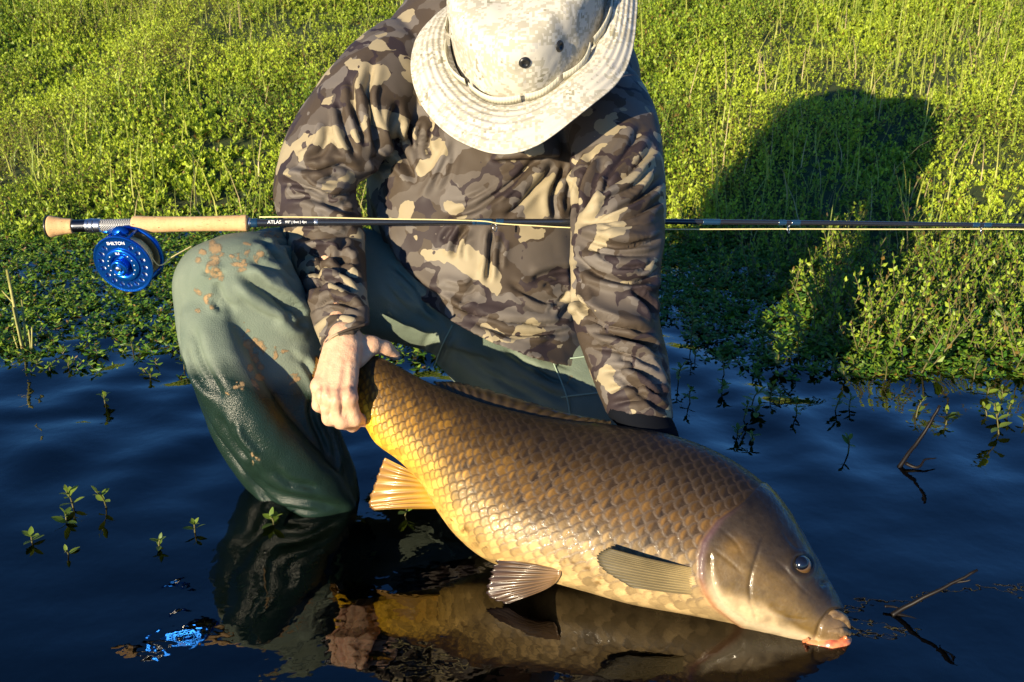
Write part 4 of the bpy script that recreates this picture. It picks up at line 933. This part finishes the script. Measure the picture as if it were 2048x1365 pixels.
# reel hanging under the seat
rn = unit(-.16 * RT + .52 * DN - .84 * AX); ru = unit(-DN - ((-DN) @ rn) * rn); rx_ = unit(np.cross(ru, rn))
rc = P1(247, 529, 1.640); RR = .0513
def rpt(x_, y_, z_): return rc + rx_ * x_ + ru * y_ + rn * z_
def lathe(prof, n=72):
    aa = np.linspace(0, 2 * np.pi, n, endpoint=False)
    V = np.vstack([rc + rn * z_ + r_ * (np.cos(aa)[:, None] * rx_ + np.sin(aa)[:, None] * ru) for r_, z_ in prof]); return V, [grid_faces(len(prof), n, wrap_v=True)]
def disc_with_holes(name, prof, holes, depth, material, parent):
    V, f = lathe(prof, 96); me = mesh_from(name, V, f)
    bm = bmesh.new(); bm.from_mesh(me); bmesh.ops.remove_doubles(bm, verts=bm.verts, dist=1e-6); bmesh.ops.holes_fill(bm, edges=bm.edges); bmesh.ops.recalc_face_normals(bm, faces=bm.faces); bm.to_mesh(me); bm.free()
    o = link(name, me, material); parts = []
    for (hx_, hy_, ha, hb_, an) in holes:
        aa = np.linspace(0, 2 * np.pi, 18, endpoint=False); px = ha * np.cos(aa); py = hb_ * np.sin(aa)
        X_ = hx_ + px * np.cos(an) - py * np.sin(an); Y_ = hy_ + px * np.sin(an) + py * np.cos(an)
        V = np.vstack([rc + X_[:, None] * rx_ + Y_[:, None] * ru + rn * z_ for z_ in (-depth, depth)]); q = grid_faces(2, 18, wrap_v=True); V, t_ = cap_grid(V, 2, 18); parts.append((V, [q, t_]))
    Vh, fh = merge(parts); mh = mesh_from('h', Vh, fh); bm = bmesh.new(); bm.from_mesh(mh); bmesh.ops.recalc_face_normals(bm, faces=bm.faces); bm.to_mesh(mh); bm.free()
    ho = bpy.data.objects.new('h', mh); COL.objects.link(ho)
    md = o.modifiers.new('b', 'BOOLEAN'); md.operation = 'DIFFERENCE'; md.object = ho; md.solver = 'EXACT'
    dg = bpy.context.evaluated_depsgraph_get(); m2 = bpy.data.meshes.new_from_object(o.evaluated_get(dg)); o.modifiers.clear(); o.data = m2; bpy.data.objects.remove(ho)
    m2.polygons.foreach_set('use_smooth', np.zeros(len(m2.polygons), bool))
    if not len(m2.materials): m2.materials.append(material)
    o.parent = parent; o.matrix_parent_inverse = wmat(parent).inverted(); return o
holes = []
for k in range(15):
    an = math.radians(52 - k * (284 / 14)); holes.append((RR * .74 * math.cos(an), RR * .74 * math.sin(an), .0052, .0042, an))
reel = disc_with_holes('reel', [(.0, -.004), (RR * .97, -.004), (RR, -.001), (RR, .0015), (RR * .97, .003), (RR * .90, .0022), (RR * .56, .0022), (.0, .0022)], holes, .02, M_blue, rod)
reel['label'] = 'round blue ported fly reel'
def rsub(name, prof, material, n=64):
    V, f = lathe(prof, n); me = mesh_from(name, V, f); bm = bmesh.new(); bm.from_mesh(me); bmesh.ops.recalc_face_normals(bm, faces=bm.faces); bm.to_mesh(me); bm.free()
    me.polygons.foreach_set('use_smooth', np.ones(len(me.polygons), bool)); return link(name, me, material, reel)
rsub('face_ring', [(RR * .57, .0018), (RR * .57, .005), (RR * .54, .0062), (RR * .36, .0066), (RR * .34, .0018)], M_blued)
rsub('drag_knob', [(.0135, .003), (.0135, .016), (.0125, .018), (.0095, .0185), (.0085, .016), (.0005, .0155)], M_blued, 40)
rsub('spindle_cap', [(.0050, .0155), (.0050, .0185), (.0035, .020), (.0004, .020)], M_silver, 24)
rsub('spool_wall', [(RR * .93, -.0045), (RR * .93, -.008), (.010, -.008), (.010, -.0045), (RR * .93, -.0045)], M_white)
rsub('spooled_line', [(.012, -.010), (.036, -.010), (.0375, -.018), (.0370, -.026), (.036, -.034), (.012, -.034)], M_line)
fr_prof = [(RR * .90, -.036), (RR, -.036), (RR * 1.01, -.041), (RR * .88, -.042), (RR * .88, -.037), (RR * .90, -.036)]
rsub('frame_ring', fr_prof, M_blue)
rsub('back_plate', [(RR * .9, -.040), (.004, -.040), (.004, -.043), (RR * .9, -.043)], M_silver)
for an in (90, 66, 114, 210, 330):
    a_ = math.radians(an); V, f = tube(np.stack([rpt(RR * .95 * math.cos(a_), RR * .95 * math.sin(a_), -.041), rpt(RR * .95 * math.cos(a_), RR * .95 * math.sin(a_), -.001)]), .0024, 10); link('frame_pillar', mesh_from('frame_pillar', V, f), M_blue, reel)
seat_c = rodp(236) + DN * (12.5 * sc0)
Bt = rpt(0, RR * .93, -.018)
ft = []
for f in np.linspace(0, 1, 9):
    c_ = Bt * (1 - f) + seat_c * f; w_ = .010 + .012 * f ** 2 + .004 * (1 - f) ** 2; t_ = .012 - .006 * f
    aa = np.linspace(0, 2 * np.pi, 20, endpoint=False); ft.append(c_ + RT * 0 + np.cos(aa)[:, None] * w_ * unit(rodp(260) - rodp(220)) + np.sin(aa)[:, None] * t_ * unit(np.cross(RT, seat_c - Bt)))
V = np.vstack(ft); q = grid_faces(9, 20, wrap_v=True); V, t_ = cap_grid(V, 9, 20); link('reel_foot', mesh_from('reel_foot', V, [q, t_]), M_blue, reel)
V, f = tube(rodp(np.linspace(204, 268, 12)) + DN * (13 * sc0), np.interp(np.linspace(0, 1, 12), [0, .2, .8, 1], [.0015, .004, .004, .0015]), 12); link('foot_plate', mesh_from('foot_plate', V, f), M_blued, reel)
lettering('lettering', 'SHILTON', .0078, rpt(0, RR * .76, .0027), rx_, ru, reel, M_white, 'CENTER')
lettering('lettering', 'SL5', .0055, rpt(0, RR * .44, .0068), rx_, ru, reel, M_white, 'CENTER')
for k in range(13):
    if 4 < k < 8: continue
    an = math.radians(90 + (k - 6) * 22); V, f = ball(rpt(RR * .45 * math.cos(an), RR * .45 * math.sin(an), .0066), .0011, .3, rn, 6, 8); link('drag_mark', mesh_from('drag_mark', V, f), M_white, reel)
# reel handle on the far spool rim and the fly line
V, f = tube(np.stack([rpt(RR * .8, RR * .45, .002), rpt(RR * .8, RR * .45, .004)]), .003, 12); 
off = lambda px, dy, dd: rodp(px) + DN * (dy * sc0) + AX * dd
ln = [off(520, -11, -.004), off(560, -10, -.010), off(640, -8.5, -.009), (off(760, -5, -.010)), off(880, -3, -.010), off(965, 0, -.010), off(1000, 5, -.009), off(1060, 8.5, -.007), off(1140, 12.5, -.004), off(1240, 14.5, .004), off(1365, 15.5, .0), off(1577, 13, 0), off(1800, 11, 0), off(2048, 7.5, 0), off(2500, 7, 0)]
V, f = tube(catmull(np.array(ln), 160), .0011, 8)
line = tag(link('fly_line', mesh_from('fly_line', V, f), M_line), 'thin pale yellow fly line running along the dark rod', 'fishing line')
ln2 = [rpt(.035, .012, -.024), P1(318, 531, 1.655), P1(345, 514, 1.66), P1(385, 492, 1.68)]
V, f = tube(catmull(np.array(ln2), 30), .0011, 8); tag(link('fly_line', mesh_from('fly_line', V, f), M_line), 'short pale line end slanting from blue reel to the raised knee', 'fishing line')

# ================================================================== SMALL PLANTS, REEDS, TWIGS
def plant_variant(seed, h, L0, K, young):
    G = sprigs(np.zeros(1), np.zeros(1), np.zeros(1), np.array([h]), np.array([L0]), K, np.random.default_rng(seed).uniform(.05, .5), np.array([young]), seed)
    return G
def leaf_mesh(seed):
    """one oval leaf, 8 rim points and a folded midrib, along +X"""
    r = np.random.default_rng(seed); L = 1.0; u = np.array([0, .15, .4, .65, .85, 1.0]); w = np.array([.02, .15, .24, .21, .12, 0.0])
    mid = np.stack([u, 0 * u, -.10 * u * u], -1); a = np.stack([u, w, .05 * w / .24 - .10 * u * u + .03 * r.normal(0, 1, 6) * w], -1); b = np.stack([u, -w, .05 * w / .24 - .10 * u * u], -1)
    V = np.vstack([mid, a, b]); F_ = []
    for i in range(5): F_ += [[i, i + 1, 6 + i + 1, 6 + i], [i + 1, i, 12 + i, 12 + i + 1]]
    y_ = .25 + .5 * r.random(); c = (1 - y_) * np.array([.05, .12, .015]) + y_ * np.array([.26, .33, .035])
    me = mesh_from('leaf', V, np.array(F_), True); set_color(me, 'col', np.tile(c, (18, 1))); me.materials.append(M_leaf); return me
LEAVES = [leaf_mesh(s) for s in range(8)]
def water_sprig(px, py, h, L, nn, label, seed, group=None):
    r = np.random.default_rng(seed); p0 = on_water(px, py, -.002)
    o = root('water_sprig', tuple(p0), label, 'plant', group)
    lean = np.array([r.normal(0, .22), r.normal(0, .22), 1.0]); path = np.stack([np.zeros(3) - np.array([0, 0, .03]), lean * h * .5 + r.normal(0, .003, 3), lean * h])
    V, f = tube(catmull(path, 8), np.linspace(.0016, .0009, 8), 6); me = mesh_from('stem', V, f); link('stem', me, M_stem, o, False)
    a0 = r.uniform(0, 6.28)
    for k in range(nn):
        fr = (k + .5) / nn
        for sd in (0, 1):
            l_ = bpy.data.objects.new('leaf', LEAVES[r.integers(8)]); COL.objects.link(l_); l_.parent = o
            l_.location = tuple(catmull(path, 30)[int(10 + 19 * fr)]); s_ = L * (1.1 - .5 * fr) * r.uniform(.8, 1.15); l_.scale = (s_, s_, s_)
            l_.rotation_euler = (r.normal(0, .2), -(.15 + .85 * fr + r.normal(0, .15)), a0 + k * 1.57 + sd * math.pi + r.normal(0, .25))
spots = [(147, 1018, .036, .024, 4, 'leafy green sprig standing in open water beside a twin with a bare stem'), (216, 1015, .042, .022, 3, 'upright sprig with bare stem and leaf tuft standing in open water'),
         (128, 1050, .018, .024, 3, 'low spread sprig barely above water below the two upright sprigs'), (388, 1064, .018, .018, 3, 'small bright sprig floating between the wet wader and upright sprigs'),
         (320, 1100, .018, .018, 3, 'small pointed sprig floating above the reflection of the blue reel'), (540, 1052, .014, .026, 3, 'rounded leaf sprig floating against the wet wader leg'),
         (62, 1088, .012, .024, 3, 'dim half sunken sprig at the edge of open water'), (135, 1112, .012, .018, 2, 'tiny dark sunken sprig in open water'), (800, 1030, .016, .024, 3, 'green sprig half hidden under the orange anal fin')]
for i, s in enumerate(spots): water_sprig(*s[:5], s[5], 100 + i)
grp = 'sprigs in the water beside the camouflage sleeve'
for i, (px, py, h, L) in enumerate([(1382, 700, .10, .026), (1358, 762, .045, .024), (1560, 735, .055, .028), (1600, 722, .08, .026), (1596, 838, .045, .020), (1664, 822, .030, .020), (1697, 905, .035, .020), (1892, 850, .030, .022), (1832, 838, .045, .020), (2005, 870, .06, .028), (1990, 835, .05, .024),
                                     (1475, 872, .012, .022), (1500, 880, .012, .020), (1430, 640, .07, .022), (1490, 600, .08, .024), (1445, 790, .02, .022), (1700, 765, .03, .024), (1770, 760, .05, .024), (1950, 760, .05, .024), (1620, 700, .07, .026), (1690, 690, .06, .026)] + [(rng.uniform(1370, 2060), rng.uniform(715, 860), rng.uniform(.018, .05), rng.uniform(.017, .024)) for _ in range(22)]):
    lb_ = 'tall leafy sprig rising from the blue water beside the sleeve' if h > .065 else 'half height leafy sprig in the blue water beside the sleeve' if h > .04 else 'low leafy sprig in the blue water beyond the carp back' if h > .015 else 'flat floating leaf cluster just behind the carp back'
    water_sprig(px, py, h, L, 4 if h > .04 else 3, lb_, 300 + i, grp)
grp = 'sprigs floating by the raised knee'
for i, (px, py, h) in enumerate([(210, 808, .02), (268, 700, .02), (140, 735, .015), (368, 690, .03), (366, 735, .02), (282, 590, .025), (300, 755, .008), (30, 545, .03), (125, 590, .02), (75, 735, .01)]):
    water_sprig(px, py, h, .020, 3, 'little floating sprig between the reed stubble and the raised knee', 500 + i, grp)

# emergent plants crowding the shallows on the shadow side
variants = []
for s in range(7):
    r = np.random.default_rng(900 + s); nst = 3 + s % 3
    G = sprigs(r.normal(0, .022, nst), r.normal(0, .022, nst), np.zeros(nst), r.uniform(.09, .17, nst), np.full(nst, .026), 9, .5, np.full(nst, .20 + .08 * (s % 3)), 900 + s)
    st, sf = merge([tube(np.stack([G[3][3 * k] + [.0011, 0, -.05], G[3][3 * k] + [.0011, 0, 0], G[3][3 * k + 2]]), [.0022, .002, .001], 6) for k in range(nst)])
    fm = mesh_from('foliage', G[0], G[1], False); set_color(fm, 'col', G[2]); fm.materials.append(M_leaf)
    sm = mesh_from('stem', st, sf); sm.materials.append(M_stem); variants.append((fm, sm))
r = np.random.default_rng(41); cnt = 0
while cnt < 150:
    px, py = r.uniform(1350, 2110), r.uniform(470, 745)
    lim = np.interp(px, [1350, 1480, 1600, 1680, 1800, 2048, 2110], [560, 590, 690, 720, 725, 745, 750])
    if py > lim + r.normal(0, 22) - 12: continue
    if px < 1600 and r.random() < .55: continue
    p0 = on_water(px, py, -.01); o = root('emergent_plant', tuple(p0), 'leafy emergent plant crowding the shallows where the shadow falls', 'plant', 'emergent plants in the shallows'); o.rotation_euler = (0, 0, r.uniform(0, 6.28)); s_ = r.uniform(.6, 1.15); o.scale = (s_, s_, s_); o['label'] = 'tall bushy emergent plant crowding the shadowed shallows' if s_ > .97 else 'middling leafy emergent plant among taller ones in the shallows' if s_ > .78 else 'short emergent plant at the foot of taller ones in the shallows'
    fm, sm = variants[r.integers(7)]
    for nm, me in (('foliage', fm), ('stem', sm)):
        c_ = bpy.data.objects.new(nm, me); COL.objects.link(c_); c_.parent = o
    cnt += 1

reed = root('reed_stubble', tuple(on_water(48, 695)), 'clump of broken yellow reed stalks standing in the water', 'reeds')
for (xa, ya, xb, yb, w) in ((52, 692, 14, 540, .0042), (48, 694, 26, 615, .003), (56, 690, 43, 600, .003), (64, 694, 64, 655, .0022), (38, 698, 27, 672, .002), (30, 610, 4, 582, .0018), (62, 690, 57, 660, .002)):
    dd = on_water(50, 695); d0 = (dd - CP) @ AX; V, f = tube(P(np.linspace(xa, xb, 6), np.linspace(ya, yb, 6) if ya < 650 else np.r_[ya + 40, np.linspace(ya, yb, 5)], np.full(6, d0 + random.uniform(-.02, .02))), np.linspace(w, w * .8, 6), 8)
    link('stalk', mesh_from('stalk', V, f), M_reed, reed)
def twig(label, segs, loc):
    o = root('twig', tuple(loc), label, 'twig')
    for pts, r0, r1 in segs:
        A = catmull(np.array([Pt(p) for p in pts]), 18); A = A + .0022 * np.stack([fbm(A * 45 + 7 * k_, 2) for k_ in range(3)], -1); V, f = tube(A, np.linspace(r0, r1, 18), 8); link('branch', mesh_from('branch', V, f), M_twig, o)
b0 = on_water(1800, 930); d0 = float((b0 - CP) @ AX)
twig('bare dark stick poking up from the water near the shallows', [([(1795, 940, d0), (1812, 915, d0), (1845, 870, d0), (1880, 812, d0 - .02)], .0045, .0026), ([(1812, 926, d0 - .005), (1835, 934, d0 - .015), (1850, 920, d0 - .01), (1872, 916, d0 - .005)], .0035, .001)], b0)
b0 = on_water(1800, 1228); d0 = float((b0 - CP) @ AX)
twig('forked shade-dark twig lying half sunk beside the carp mouth', [([(1785, 1232, d0), (1812, 1215, d0 - .005), (1880, 1180, d0 - .02), (1955, 1140, d0 - .03)], .0040, .0018), ([(1905, 1168, d0 - .02), (1922, 1164, d0 - .025), (1940, 1160, d0 - .03)], .0022, .001), ([(1790, 1228, d0), (1820, 1236, d0 - .004), (1852, 1248, d0 - .012)], .003, .0012), ([(1770, 1214, d0 + .006), (1792, 1216, d0 + .004), (1806, 1222, d0)], .002, .001)], b0)
